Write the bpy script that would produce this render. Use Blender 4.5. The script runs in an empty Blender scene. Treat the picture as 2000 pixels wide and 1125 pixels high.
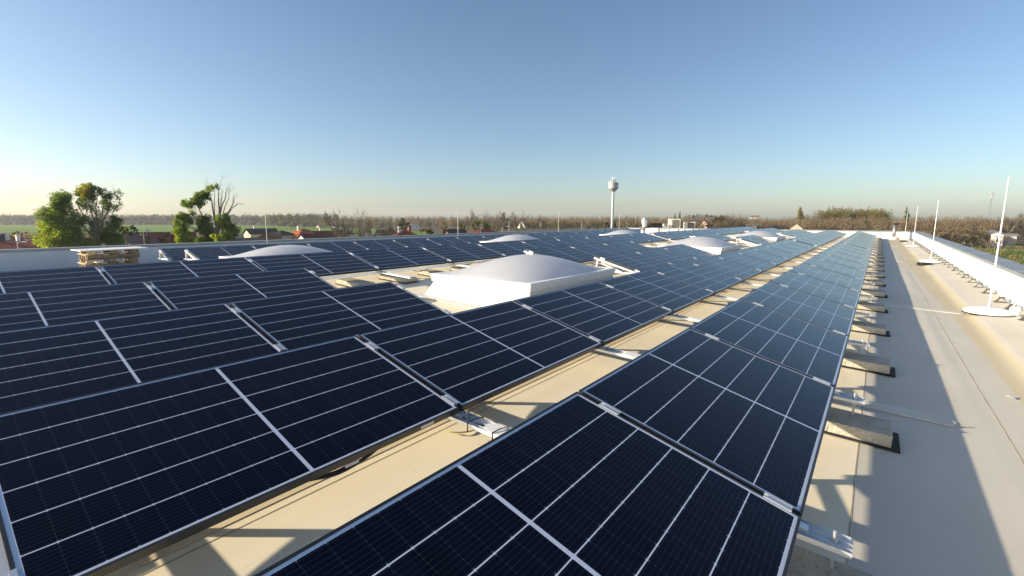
import bpy, bmesh, math, random
import numpy as np
from mathutils import Vector, Matrix, Euler

R = math.radians
C = bpy.context.scene.collection
scene = bpy.context.scene
CZ = 9.5                                   # eye height above the ground; roof deck is about 8.1 m up

# ------------------------------------------------------------------ camera
PITCH, YAW, FPX = R(8.45), R(37.93), 913.0
cam_d = bpy.data.cameras.new("camera")
cam = bpy.data.objects.new("camera", cam_d)
C.objects.link(cam)
cam_d.sensor_width = 36.0
cam_d.lens = 36.0 * FPX / 2000.0
cam_d.clip_start = 0.05
cam_d.clip_end = 20000
cam.location = (0, 0, CZ)
cam.rotation_euler = (R(90) - PITCH, 0, YAW)
scene.camera = cam

# ------------------------------------------------------------------ light
SUN_TRAVEL = Vector((2.44, 2.17, -1.0)).normalized()
to_sun = -SUN_TRAVEL
SUN_EL = math.asin(to_sun.z)
SUN_ROT = math.atan2(to_sun.x, to_sun.y)
world = bpy.data.worlds.new("World")
scene.world = world
world.use_nodes = True
wn = world.node_tree.nodes
sky = wn.new("ShaderNodeTexSky")
sky.sky_type = 'NISHITA'
sky.sun_disc = False
sky.sun_elevation = SUN_EL
sky.sun_rotation = SUN_ROT
sky.altitude = 120
sky.air_density = 0.9
sky.dust_density = 1.05
sky.ozone_density = 2.2
bg = wn["Background"]
bg.inputs[1].default_value = 0.09
world.node_tree.links.new(sky.outputs[0], bg.inputs[0])
sl = bpy.data.lights.new("sun", 'SUN')
sl.energy = 5.0
sl.angle = R(0.5)
sl.color = (1.0, 0.87, 0.66)
sun = bpy.data.objects.new("sun", sl)
C.objects.link(sun)
sun.location = (-60, -55, 60)
sun.rotation_euler = SUN_TRAVEL.to_track_quat('-Z', 'Y').to_euler()
scene.view_settings.view_transform = 'Standard'
scene.view_settings.look = 'None'
scene.view_settings.exposure = 0.95
scene.view_settings.gamma = 1.0

# ------------------------------------------------------------------ helpers
_F = np.array([-math.sin(YAW) * math.cos(PITCH), math.cos(YAW) * math.cos(PITCH), -math.sin(PITCH)])
_R = np.array([math.cos(YAW), math.sin(YAW), 0.0])
_U = np.cross(_R, _F)


def at(px, py, D):
    """World point that stands D metres deep in the direction of a spot of the photograph."""
    d = _F + _R * (px - 1000) / FPX - _U * (py - 562.5) / FPX
    p = d * D
    return Vector((p[0], p[1], p[2] + CZ))


def gnd(px, D, z=0.0):
    p = at(px, 427, D)
    return Vector((p.x, p.y, z))


def m_per_px(D):
    return D / FPX


ORD = ["zeroth", "first", "second", "third", "fourth", "fifth", "sixth", "seventh", "eighth", "ninth", "tenth",
       "eleventh", "twelfth", "thirteenth", "fourteenth", "fifteenth", "sixteenth", "seventeenth", "eighteenth",
       "nineteenth", "twentieth", "twenty-first", "twenty-second", "twenty-third", "twenty-fourth", "twenty-fifth",
       "twenty-sixth", "twenty-seventh", "twenty-eighth", "twenty-ninth", "thirtieth", "thirty-first", "thirty-second",
       "thirty-third", "thirty-fourth", "thirty-fifth", "thirty-sixth"]


def tag(o, label=None, cat=None, group=None, kind=None):
    if label: o["label"] = label
    if cat: o["category"] = cat
    if group: o["group"] = group
    if kind: o["kind"] = kind
    return o


def thing(name, loc, label, cat, group=None, rot=(0, 0, 0)):
    o = bpy.data.objects.new(name, None)
    o.empty_display_size = 0.3
    C.objects.link(o)
    o.location = loc
    o.rotation_euler = rot
    return tag(o, label, cat, group)


def kids(o):
    return [c for c in bpy.data.objects if c.parent is o]


def dup(root, tree, loc, label=None, rot=None):
    """copy of a thing with its parts; tree = {obj: [(child, [grandchildren])]}"""
    r = root.copy()
    C.objects.link(r)
    r.location = loc
    if rot is not None: r.rotation_euler = rot
    if label: r["label"] = label
    for ch, gs in tree:
        c = ch.copy()
        C.objects.link(c)
        c.parent = r
        for g in gs:
            d = g.copy()
            C.objects.link(d)
            d.parent = c
    return r


class MB:
    def __init__(s):
        s.v, s.f = [], []

    def add(s, vs, fs):
        n = len(s.v)
        s.v += [tuple(p) for p in vs]
        s.f += [tuple(n + i for i in f) for f in fs]

    def box(s, x0, x1, y0, y1, z0, z1, M=None):
        p = [Vector(q) for q in ((x0, y0, z0), (x1, y0, z0), (x1, y1, z0), (x0, y1, z0),
                                 (x0, y0, z1), (x1, y0, z1), (x1, y1, z1), (x0, y1, z1))]
        if M is not None: p = [M @ q for q in p]
        s.hexa(p)
        return s

    def hexa(s, p):
        s.add(p, [(3, 2, 1, 0), (4, 5, 6, 7), (0, 1, 5, 4), (1, 2, 6, 5), (2, 3, 7, 6), (3, 0, 4, 7)])
        return s

    def bar(s, a, b, w, h, up=(0, 0, 1)):
        """rectangular bar from a to b, w wide and h high (centred)"""
        a, b = Vector(a), Vector(b)
        t = (b - a).normalized()
        side = t.cross(Vector(up))
        if side.length < 1e-5: side = t.cross(Vector((0, 1, 0)))
        side.normalize()
        u = side.cross(t).normalized()
        p = []
        for q in (a, b):
            for sx, sz in ((-1, -1), (1, -1), (1, 1), (-1, 1)):
                p.append(q + side * (sx * w / 2) + u * (sz * h / 2))
        s.add(p, [(0, 3, 2, 1), (4, 5, 6, 7), (0, 1, 5, 4), (1, 2, 6, 5), (2, 3, 7, 6), (3, 0, 4, 7)])
        return s

    def tube(s, pts, rad, n=8, cap=True):
        pts = [Vector(p) for p in pts]
        if not hasattr(rad, '__len__'): rad = [rad] * len(pts)
        rings = []
        prev = None
        for i, p in enumerate(pts):
            t = (pts[min(i + 1, len(pts) - 1)] - pts[max(i - 1, 0)]).normalized()
            if prev is None:
                x = t.orthogonal().normalized()
            else:
                x = (prev - t * prev.dot(t))
                x = x.normalized() if x.length > 1e-6 else t.orthogonal().normalized()
            prev = x
            y = t.cross(x)
            rings.append([p + (x * math.cos(2 * math.pi * k / n) + y * math.sin(2 * math.pi * k / n)) * rad[i] for k in range(n)])
        vs = [q for r_ in rings for q in r_]
        fs = []
        for i in range(len(pts) - 1):
            for k in range(n):
                k2 = (k + 1) % n
                fs.append((i * n + k, i * n + k2, (i + 1) * n + k2, (i + 1) * n + k))
        if cap:
            fs.append(tuple(reversed(range(n))))
            fs.append(tuple((len(pts) - 1) * n + k for k in range(n)))
        s.add(vs, fs)
        return s

    def lathe(s, prof, n=24, c=(0, 0, 0), cap=True):
        vs, fs = [], []
        for r_, z in prof:
            for k in range(n):
                a = 2 * math.pi * k / n
                vs.append((c[0] + r_ * math.cos(a), c[1] + r_ * math.sin(a), c[2] + z))
        for i in range(len(prof) - 1):
            for k in range(n):
                k2 = (k + 1) % n
                fs.append((i * n + k, i * n + k2, (i + 1) * n + k2, (i + 1) * n + k))
        if cap:
            fs.append(tuple(reversed(range(n))))
            fs.append(tuple((len(prof) - 1) * n + k for k in range(n)))
        s.add(vs, fs)
        return s

    def prism(s, poly, y0, y1, M=None):
        """polygon in x,z extruded along y"""
        n = len(poly)
        p = [Vector((x, y0, z)) for x, z in poly] + [Vector((x, y1, z)) for x, z in poly]
        if M is not None: p = [M @ q for q in p]
        fs = [tuple(range(n)), tuple(reversed(range(n, 2 * n)))]
        for i in range(n):
            j = (i + 1) % n
            fs.append((j, i, i + n, j + n))
        s.add(p, fs)
        return s

    def build(s, name, m, parent=None, smooth=False, bevel=0.0, loc=None, seg=2):
        me = bpy.data.meshes.new(name)
        me.from_pydata(s.v, [], s.f)
        bm = bmesh.new()
        bm.from_mesh(me)
        bmesh.ops.recalc_face_normals(bm, faces=bm.faces)
        if bevel > 0:
            bmesh.ops.bevel(bm, geom=list(bm.edges), offset=bevel, segments=seg, affect='EDGES', profile=0.6)
        bm.to_mesh(me)
        bm.free()
        if smooth:
            me.polygons.foreach_set("use_smooth", [True] * len(me.polygons))
        me.materials.append(m)
        o = bpy.data.objects.new(name, me)
        C.objects.link(o)
        if parent is not None: o.parent = parent
        if loc is not None: o.location = loc
        return o


def mesh_np(name, V, Fa, m, tint=None, parent=None, loc=None, smooth=False):
    me = bpy.data.meshes.new(name)
    V = np.asarray(V, np.float32)
    Fa = np.asarray(Fa, np.int32)
    k = Fa.shape[1]
    me.vertices.add(len(V))
    me.vertices.foreach_set("co", V.ravel())
    me.loops.add(Fa.size)
    me.loops.foreach_set("vertex_index", Fa.ravel())
    me.polygons.add(len(Fa))
    me.polygons.foreach_set("loop_start", np.arange(0, Fa.size, k, dtype=np.int32))
    me.polygons.foreach_set("loop_total", np.full(len(Fa), k, np.int32))
    if smooth: me.polygons.foreach_set("use_smooth", np.ones(len(Fa), bool))
    if tint is not None:
        a = me.color_attributes.new("tint", 'FLOAT_COLOR', 'POINT')
        col = np.ones((len(V), 4), np.float32)
        col[:, :3] = tint
        a.data.foreach_set("color", col.ravel())
    me.update()
    me.validate()
    me.materials.append(m)
    o = bpy.data.objects.new(name, me)
    C.objects.link(o)
    if parent is not None: o.parent = parent
    if loc is not None: o.location = loc
    return o


# ------------------------------------------------------------------ materials
def new_mat(name):
    m = bpy.data.materials.new(name)
    m.use_nodes = True
    nt = m.node_tree
    return m, nt, nt.nodes["Principled BSDF"]


def N(nt, t, **kw):
    n = nt.nodes.new(t)
    for k, v in kw.items():
        setattr(n, k, v)
    return n


def math_(nt, op, a, b=None, clamp=False):
    n = N(nt, "ShaderNodeMath", operation=op)
    n.use_clamp = clamp
    for i, x in enumerate((a, b)):
        if x is None: continue
        if isinstance(x, (int, float)): n.inputs[i].default_value = x
        else: nt.links.new(x, n.inputs[i])
    return n.outputs[0]


def mix_(nt, fac, a, b, mode='MIX'):
    n = N(nt, "ShaderNodeMix", data_type='RGBA', blend_type=mode)
    for sock, x in ((n.inputs[0], fac), (n.inputs[6], a), (n.inputs[7], b)):
        if isinstance(x, (int, float)): sock.default_value = x
        elif isinstance(x, tuple): sock.default_value = (*x, 1) if len(x) == 3 else x
        else: nt.links.new(x, sock)
    return n.outputs[2]


def mat(name, col, rough=0.6, metal=0.0, var=0.0, vscale=4.0, bump=0.0, bscale=40.0, spec=0.5, speck=0.0, sscale=60.0, speckcol=None):
    m, nt, b = new_mat(name)
    b.inputs["Roughness"].default_value = rough
    b.inputs["Metallic"].default_value = metal
    b.inputs["Specular IOR Level"].default_value = spec
    b.inputs["Base Color"].default_value = (*col, 1)
    tc = N(nt, "ShaderNodeTexCoord")
    out = None
    if var > 0:
        no = N(nt, "ShaderNodeTexNoise")
        no.inputs["Scale"].default_value = vscale
        no.inputs["Detail"].default_value = 6
        no.inputs["Roughness"].default_value = 0.6
        nt.links.new(tc.outputs["Object"], no.inputs["Vector"])
        lo = tuple(max(0, c * (1 - var)) for c in col)
        hi = tuple(min(1, c * (1 + var)) for c in col)
        mr = N(nt, "ShaderNodeMapRange")
        mr.inputs[1].default_value = 0.3
        mr.inputs[2].default_value = 0.7
        nt.links.new(no.outputs["Fac"], mr.inputs[0])
        out = mix_(nt, mr.outputs[0], lo, hi)
    if speck > 0:
        vo = N(nt, "ShaderNodeTexNoise")
        vo.inputs["Scale"].default_value = sscale
        vo.inputs["Detail"].default_value = 3
        nt.links.new(tc.outputs["Object"], vo.inputs["Vector"])
        cr = N(nt, "ShaderNodeMapRange")
        cr.inputs[1].default_value = 0.58
        cr.inputs[2].default_value = 0.66
        cr.inputs[4].default_value = speck
        nt.links.new(vo.outputs["Fac"], cr.inputs[0])
        out = mix_(nt, cr.outputs[0], out if out is not None else col, speckcol or tuple(c * 0.35 for c in col))
    if out is not None: nt.links.new(out, b.inputs["Base Color"])
    if bump > 0:
        nb = N(nt, "ShaderNodeTexNoise")
        nb.inputs["Scale"].default_value = bscale
        nb.inputs["Detail"].default_value = 4
        nt.links.new(tc.outputs["Object"], nb.inputs["Vector"])
        bp = N(nt, "ShaderNodeBump")
        bp.inputs["Strength"].default_value = bump
        bp.inputs["Distance"].default_value = 0.02
        nt.links.new(nb.outputs["Fac"], bp.inputs["Height"])
        nt.links.new(bp.outputs[0], b.inputs["Normal"])
    return m


def tint_mat(name, rough=0.7, transl=0.35, spec=0.25):
    m, nt, b = new_mat(name)
    b.inputs["Roughness"].default_value = rough
    b.inputs["Specular IOR Level"].default_value = spec
    a = N(nt, "ShaderNodeAttribute", attribute_name="tint")
    nt.links.new(a.outputs["Color"], b.inputs["Base Color"])
    if transl > 0:
        t = N(nt, "ShaderNodeBsdfTranslucent")
        g_ = mix_(nt, 1.0, a.outputs["Color"], (1.55, 1.45, 0.8), 'MULTIPLY')
        nt.links.new(g_, t.inputs["Color"])
        mx = N(nt, "ShaderNodeMixShader")
        mx.inputs[0].default_value = transl
        nt.links.new(b.outputs[0], mx.inputs[1])
        nt.links.new(t.outputs[0], mx.inputs[2])
        nt.links.new(mx.outputs[0], nt.nodes["Material Output"].inputs["Surface"])
    return m


PW, PL, TILT = 1.038, 1.755, R(15.15)      # solar panel: across the slope, along the row, tilt


def panel_mat():
    m, nt, b = new_mat("solar_glass")
    tc = N(nt, "ShaderNodeTexCoord")
    sp = N(nt, "ShaderNodeSeparateXYZ")
    nt.links.new(tc.outputs["Object"], sp.inputs[0])
    X = math_(nt, 'MULTIPLY', sp.outputs[0], -1.0)
    Y = sp.outputs[1]
    pu = 0.166
    u = math_(nt, 'DIVIDE', math_(nt, 'SUBTRACT', X, 0.021), pu)
    fu = math_(nt, 'SUBTRACT', u, math_(nt, 'ROUND', u))
    du = math_(nt, 'MULTIPLY', math_(nt, 'ABSOLUTE', fu), pu)             # metres to the nearest column gap
    colline = math_(nt, 'LESS_THAN', du, 0.0025)
    out_u = math_(nt, 'MAXIMUM', math_(nt, 'LESS_THAN', u, 0.012), math_(nt, 'GREATER_THAN', u, 5.988))
    yc = math_(nt, 'ABSOLUTE', math_(nt, 'SUBTRACT', Y, PL / 2))            # distance from the centre line
    centre = math_(nt, 'LESS_THAN', yc, 0.0085)
    pv = (PL / 2 - 0.0085 - 0.026) / 10
    v = math_(nt, 'DIVIDE', math_(nt, 'SUBTRACT', yc, 0.0085), pv)
    out_v = math_(nt, 'GREATER_THAN', v, 10.0)
    fv = math_(nt, 'SUBTRACT', v, math_(nt, 'ROUND', v))
    dv = math_(nt, 'MULTIPLY', math_(nt, 'ABSOLUTE', fv), pv)
    tick = math_(nt, 'LESS_THAN', math_(nt, 'ADD', du, math_(nt, 'MULTIPLY', dv, 1.6)), 0.0065)
    white = math_(nt, 'MAXIMUM', math_(nt, 'MAXIMUM', colline, out_u), math_(nt, 'MAXIMUM', math_(nt, 'MAXIMUM', centre, out_v), tick))
    # busbars and cell borders inside the dark cells
    bu = math_(nt, 'MULTIPLY', u, 9.0)
    fb = math_(nt, 'ABSOLUTE', math_(nt, 'SUBTRACT', math_(nt, 'FRACT', bu), 0.5))
    bus = math_(nt, 'MULTIPLY', math_(nt, 'LESS_THAN', fb, 0.024), 0.20)
    edge = math_(nt, 'MULTIPLY', math_(nt, 'LESS_THAN', dv, 0.0007), 0.12)
    pad = math_(nt, 'MULTIPLY', math_(nt, 'MULTIPLY', math_(nt, 'LESS_THAN', dv, 0.006), math_(nt, 'LESS_THAN', fb, 0.045)), 0.22)
    fine = math_(nt, 'MAXIMUM', math_(nt, 'MAXIMUM', bus, edge), pad)
    # each cell slightly different
    wn_ = N(nt, "ShaderNodeTexWhiteNoise", noise_dimensions='3D')
    cmb = N(nt, "ShaderNodeCombineXYZ")
    nt.links.new(math_(nt, 'FLOOR', u), cmb.inputs[0])
    nt.links.new(math_(nt, 'FLOOR', math_(nt, 'DIVIDE', Y, pv)), cmb.inputs[1])
    oi = N(nt, "ShaderNodeObjectInfo")
    nt.links.new(oi.outputs["Random"], cmb.inputs[2])
    nt.links.new(cmb.outputs[0], wn_.inputs["Vector"])
    cell = mix_(nt, wn_.outputs["Value"], (0.0016, 0.0026, 0.0085), (0.0028, 0.0042, 0.0130))
    c1 = mix_(nt, fine, cell, (0.16, 0.18, 0.24))
    c2 = mix_(nt, white, c1, (0.66, 0.70, 0.78))
    nt.links.new(c2, b.inputs["Base Color"])
    b.inputs["IOR"].default_value = 1.26
    # dust film: slightly uneven gloss
    no = N(nt, "ShaderNodeTexNoise")
    no.inputs["Scale"].default_value = 2.5
    no.inputs["Detail"].default_value = 5
    nt.links.new(tc.outputs["Object"], no.inputs["Vector"])
    mr = N(nt, "ShaderNodeMapRange")
    mr.inputs[3].default_value = 0.10
    mr.inputs[4].default_value = 0.22
    nt.links.new(no.outputs["Fac"], mr.inputs[0])
    nt.links.new(mr.outputs[0], b.inputs["Roughness"])
    return m


def membrane_mat():
    """roof sheet: cream with soft dirt; the yellow sediment along the valley is a stain with its own outline"""
    m, nt, b = new_mat("roof_membrane")
    tc = N(nt, "ShaderNodeTexCoord")
    def noise(scale, det, vec=None):
        n = N(nt, "ShaderNodeTexNoise")
        n.inputs["Scale"].default_value = scale
        n.inputs["Detail"].default_value = det
        n.inputs["Roughness"].default_value = 0.62
        nt.links.new(vec if vec is not None else tc.outputs["Object"], n.inputs["Vector"])
        return n.outputs["Fac"]
    def rng(x, a, b_, c=0.0, d=1.0):
        n = N(nt, "ShaderNodeMapRange")
        for i, q in enumerate((a, b_, c, d)): n.inputs[i + 1].default_value = q
        nt.links.new(x, n.inputs[0])
        return n.outputs[0]
    mp = N(nt, "ShaderNodeMapping")
    mp.inputs["Scale"].default_value = (1.0, 0.16, 1.0)
    nt.links.new(tc.outputs["Object"], mp.inputs["Vector"])
    a1 = rng(noise(0.9, 6), 0.32, 0.68)
    a2 = rng(noise(2.2, 6, mp.outputs[0]), 0.35, 0.7)
    sp = N(nt, "ShaderNodeSeparateXYZ")
    nt.links.new(tc.outputs["Object"], sp.inputs[0])
    # greyer from the lap to the parapet, lighter warm cream under the panels
    right_of_lap = rng(sp.outputs[0], 0.018, 0.026)
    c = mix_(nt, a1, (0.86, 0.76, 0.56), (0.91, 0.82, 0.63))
    c = mix_(nt, right_of_lap, c, mix_(nt, a1, (0.56, 0.515, 0.43), (0.625, 0.58, 0.49)))
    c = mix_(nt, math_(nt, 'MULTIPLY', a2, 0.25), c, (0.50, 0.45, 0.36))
    wob = math_(nt, 'MULTIPLY', math_(nt, 'SUBTRACT', noise(0.8, 4, mp.outputs[0]), 0.5), 0.5)
    x = math_(nt, 'ADD', sp.outputs[0], wob)
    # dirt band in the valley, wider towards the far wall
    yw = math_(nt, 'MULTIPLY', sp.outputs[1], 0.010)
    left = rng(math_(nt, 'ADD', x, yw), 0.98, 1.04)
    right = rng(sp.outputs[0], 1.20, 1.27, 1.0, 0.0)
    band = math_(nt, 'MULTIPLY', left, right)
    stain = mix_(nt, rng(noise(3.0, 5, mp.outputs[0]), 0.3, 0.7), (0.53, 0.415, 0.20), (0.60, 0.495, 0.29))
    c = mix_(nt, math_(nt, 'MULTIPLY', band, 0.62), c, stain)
    # small specks
    s = rng(noise(38.0, 2), 0.70, 0.76)
    c = mix_(nt, math_(nt, 'MULTIPLY', s, 0.4), c, (0.25, 0.21, 0.15))
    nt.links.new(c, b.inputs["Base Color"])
    b.inputs["Roughness"].default_value = 0.62
    b.inputs["Specular IOR Level"].default_value = 0.3
    bp = N(nt, "ShaderNodeBump")
    bp.inputs["Strength"].default_value = 0.35
    bp.inputs["Distance"].default_value = 0.012
    nt.links.new(noise(1.6, 5, mp.outputs[0]), bp.inputs["Height"])
    nt.links.new(bp.outputs[0], b.inputs["Normal"])
    return m


M = {}
M['glass'] = panel_mat()
M['frame'] = mat("black_anodised", (0.018, 0.018, 0.019), 0.38, 0.0, spec=0.6)
M['alu'] = mat("bare_aluminium", (0.74, 0.75, 0.76), 0.36, 0.55, var=0.08, vscale=9)
M['galv'] = mat("galvanised_steel", (0.55, 0.57, 0.58), 0.42, 0.6, var=0.18, vscale=14)
M['steel'] = mat("dull_steel", (0.33, 0.33, 0.33), 0.45, 0.7)
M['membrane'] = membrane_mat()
M['tape'] = mat("membrane_patch", (0.64, 0.595, 0.50), 0.6, var=0.1, vscale=6, spec=0.3)
M['lapband'] = mat("lap_band", (0.63, 0.53, 0.365), 0.65, var=0.12, vscale=3, spec=0.3)
M['seam'] = mat("seam_dirt", (0.42, 0.35, 0.24), 0.8, var=0.3, vscale=5)
M['parapet'] = mat("parapet_membrane", (0.555, 0.585, 0.62), 0.6, var=0.07, vscale=1.3, bump=0.15, bscale=3, spec=0.3)
M['coping'] = mat("coping_sheet", (0.27, 0.285, 0.30), 0.45, 0.25, var=0.12, vscale=3)
M['wall'] = mat("render_wall", (0.62, 0.60, 0.56), 0.8, var=0.08)
M['curb'] = mat("curb_membrane", (0.70, 0.67, 0.60), 0.55, var=0.05, vscale=2, spec=0.3)
M['rim'] = mat("white_pvc", (0.78, 0.78, 0.78), 0.35, var=0.03)
M['concrete'] = mat("speckled_concrete", (0.43, 0.395, 0.32), 0.85, var=0.2, vscale=7, bump=0.6, bscale=60, speck=0.55, sscale=75)
M['rubber'] = mat("black_rubber", (0.012, 0.012, 0.012), 0.8)
M['whitepaint'] = mat("white_coated", (0.80, 0.79, 0.76), 0.45, var=0.05, vscale=8)
M['holder'] = mat("grey_plastic", (0.085, 0.08, 0.07), 0.6, var=0.2, vscale=20)
M['black'] = mat("black_plastic", (0.012, 0.012, 0.013), 0.5)
M['wood'] = mat("weathered_wood", (0.20, 0.155, 0.105), 0.8, var=0.45, vscale=10, bump=0.3, bscale=25)
M['woodend'] = mat("cut_wood", (0.50, 0.385, 0.225), 0.8, var=0.25, vscale=10)
M['board'] = mat("white_board", (0.68, 0.68, 0.66), 0.6, var=0.06)
M['sticker'] = mat("paper_label", (0.72, 0.72, 0.70), 0.5)


def dome_mat():
    m, nt, b = new_mat("opal_acrylic")
    b.inputs["Base Color"].default_value = (0.84, 0.85, 0.90, 1)
    b.inputs["Roughness"].default_value = 0.16
    b.inputs["IOR"].default_value = 1.49
    t = N(nt, "ShaderNodeBsdfTranslucent")
    t.inputs["Color"].default_value = (0.86, 0.87, 0.92, 1)
    mx = N(nt, "ShaderNodeMixShader")
    mx.inputs[0].default_value = 0.55
    nt.links.new(b.outputs[0], mx.inputs[1])
    nt.links.new(t.outputs[0], mx.inputs[2])
    nt.links.new(mx.outputs[0], nt.nodes["Material Output"].inputs["Surface"])
    return m


M['dome'] = dome_mat()
M['bark'] = mat("bark", (0.16, 0.125, 0.09), 0.9, var=0.3, vscale=3)
M['palebark'] = mat("pale_bark", (0.42, 0.38, 0.31), 0.9, var=0.3, vscale=3)
M['leaf'] = tint_mat("leaves", 0.6, 0.55)
M['twig'] = tint_mat("twigs", 0.9, 0.3)

# ------------------------------------------------------------------ the roof we stand on
# height of the roof deck relative to the eye: low gable, ridge at x = -8.65, valleys along both parapets
PROF = [(-19.2, -1.47), (-18.3, -1.49), (-14.3, -1.356), (-8.65, -1.039), (1.06, -1.4465), (1.16, -1.448), (1.30, -1.408), (1.85, -1.395)]


def rz(x):
    return float(np.interp(x, [p[0] for p in PROF], [p[1] for p in PROF])) + CZ


Y0, Y1 = -7.0, 42.7            # roof from behind the camera to the far parapet
XL, XR = -19.2, 1.85
PT = CZ - 0.865                # parapet top

bld = thing("warehouse", (0, 0, 0), "large flat-roofed building with white parapets that carries the solar panels", "building")
xs = sorted(set([p[0] for p in PROF] + [-17, -15.5, -13, -11.5, -10, -7.5, -6, -4.5, -3, -1.5, 0, 0.5, 0.56, 0.60, 0.64, 0.68, 0.72, 0.76, 0.82, 0.9, 1.0, 1.1, 1.2, 1.25]))
ys = list(np.arange(Y0, Y1 + 0.01, (Y1 - Y0) / 110))
V, Fq = [], []
rnd = random.Random(3)
def fold(x, y):
    c_ = 0.70 - 0.0035 * y + 0.02 * math.sin(y * 0.55)
    return 0.006 * (0.6 + 0.4 * math.sin(y * 0.9 + 1)) * math.exp(-((x - c_) / 0.045) ** 2) if y > -2 else 0


def zdeck(x, y):
    return rz(x) + 0.003 * math.sin(y * 0.9) + fold(x, y)


for y in ys:
    for x in xs:
        V.append((x, y, zdeck(x, y)))
nx = len(xs)
for j in range(len(ys) - 1):
    for i in range(nx - 1):
        Fq.append((j * nx + i, j * nx + i + 1, (j + 1) * nx + i + 1, (j + 1) * nx + i))
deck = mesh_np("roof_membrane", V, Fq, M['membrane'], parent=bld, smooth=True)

# parapets: upstand walls with a sheet-metal coping
TH = 0.36
def wall_seg(name, x0, x1, y0, y1, z0, z1, m):
    return MB().box(x0, x1, y0, y1, z0, z1).build(name, m, bld)
ztop = PT - 0.012
wall_seg("parapet", XR, XR + TH, Y0, Y1, CZ - 1.9, ztop, M['parapet'])
wall_seg("parapet", XL - TH, XL, Y0, Y1, CZ - 1.9, ztop, M['parapet'])
wall_seg("parapet", XL - TH, XR + TH, Y1, Y1 + TH, CZ - 1.9, ztop, M['parapet'])
wall_seg("parapet", XL - TH, XR + TH, Y0 - TH, Y0, CZ - 1.9, ztop, M['parapet'])
def coping_strip(a, b, across, n):
    """lengths of folded sheet, each with a lip on both sides and a small gap"""
    mb = MB()
    a, b = Vector(a), Vector(b)
    t = (b - a).normalized()
    L = (b - a).length
    side = Vector((t.y, -t.x, 0))
    for i in range(n):
        p0, p1 = a + t * (L * i / n + 0.002), a + t * (L * (i + 1) / n - 0.002)
        for (o0, o1, z0, z1) in ((-0.012, across + 0.012, 0.0, 0.012), (-0.012, -0.009, -0.045, 0.0), (across + 0.009, across + 0.012, -0.07, 0.0)):
            mb.hexa([p0 + side * o0 + Vector((0, 0, z0)), p0 + side * o1 + Vector((0, 0, z0)), p1 + side * o1 + Vector((0, 0, z0)), p1 + side * o0 + Vector((0, 0, z0)),
                     p0 + side * o0 + Vector((0, 0, z1)), p0 + side * o1 + Vector((0, 0, z1)), p1 + side * o1 + Vector((0, 0, z1)), p1 + side * o0 + Vector((0, 0, z1))])
    return mb
zc = PT - 0.011
coping_strip((XR, Y0, zc), (XR, Y1 - 0.013, zc), TH, 19).build("coping", M['coping'], bld)
coping_strip((XL - TH, Y0, zc), (XL - TH, Y1 - 0.013, zc), TH, 19).build("coping", M['coping'], bld)
coping_strip((XL - TH, Y1 + TH, zc), (XR + TH, Y1 + TH, zc), TH, 8).build("coping", M['coping'], bld)
coping_strip((XL - TH, Y0, zc), (XR + TH, Y0, zc), TH, 8).build("coping", M['coping'], bld)
# coping joint covers on the right-hand parapet
for i in range(1, 19):
    y = Y0 + (Y1 - Y0) * i / 19
    MB().box(XR - 0.016, XR + TH + 0.016, y - 0.05, y + 0.05, PT + 0.0015, PT + 0.0035).build("joint_cover", M['galv'], bld)
# outside walls
for (x0, x1, y0, y1) in ((XR, XR + TH, Y0, Y1), (XL - TH, XL, Y0, Y1), (XL - TH, XR + TH, Y1, Y1 + TH), (XL - TH, XR + TH, Y0 - TH, Y0)):
    MB().box(x0 + 0.02, x1 - 0.02, y0, y1, 0, CZ - 1.9).build("wall", M['wall'], bld)
# lapped joints of the roof sheets: thin raised laps running along the roof
def lap(x, y0, y1, w=0.05, h=0.004, drift=0.0, n=110, m='seam'):
    mb = MB()
    r_ = random.Random(int(x * 100))
    px = None
    for i in range(n):
        ya, yb = y0 + (y1 - y0) * i / n, y0 + (y1 - y0) * (i + 1) / n
        xa = x + drift * (ya - y0) + (px if px is not None else 0)
        px = r_.uniform(-0.006, 0.0009)
        xb = x + drift * (yb - y0) + px
        za, zb = zdeck(xa, ya) + 0.0004, zdeck(xb, yb) + 0.0004
        mb.hexa([Vector((xa, ya, za - 0.002)), Vector((xa + w, ya, za - 0.002)), Vector((xb + w, yb, zb - 0.002)), Vector((xb, yb, zb - 0.002)),
                 Vector((xa, ya, za + h)), Vector((xa + w, ya, za + h)), Vector((xb + w, yb, zb + h)), Vector((xb, yb, zb + h))])
    mb.build("membrane_seam", M[m], bld)
for x in (-17.2, -15.1, -13.05, -10.9, -9.8, -7.7, -5.6, -4.1, -3.06, -0.98, 0.02):
    lap(x, Y0 + 0.3, Y1 - 0.3, 0.006, 0.0009)
lap(-2.05, Y0 + 0.3, Y1 - 0.3, 0.006, 0.0009)
lap(-2.165, Y0 + 0.3, Y1 - 0.3, 0.06, 0.0004, m='lapband')
lap(-3.90, Y0 + 0.3, Y1 - 0.3, 0.06, 0.0004, m='lapband')
lap(0.845, Y0 + 0.3, Y1 - 0.3, 0.006, 0.0009, drift=-0.0042)
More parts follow.
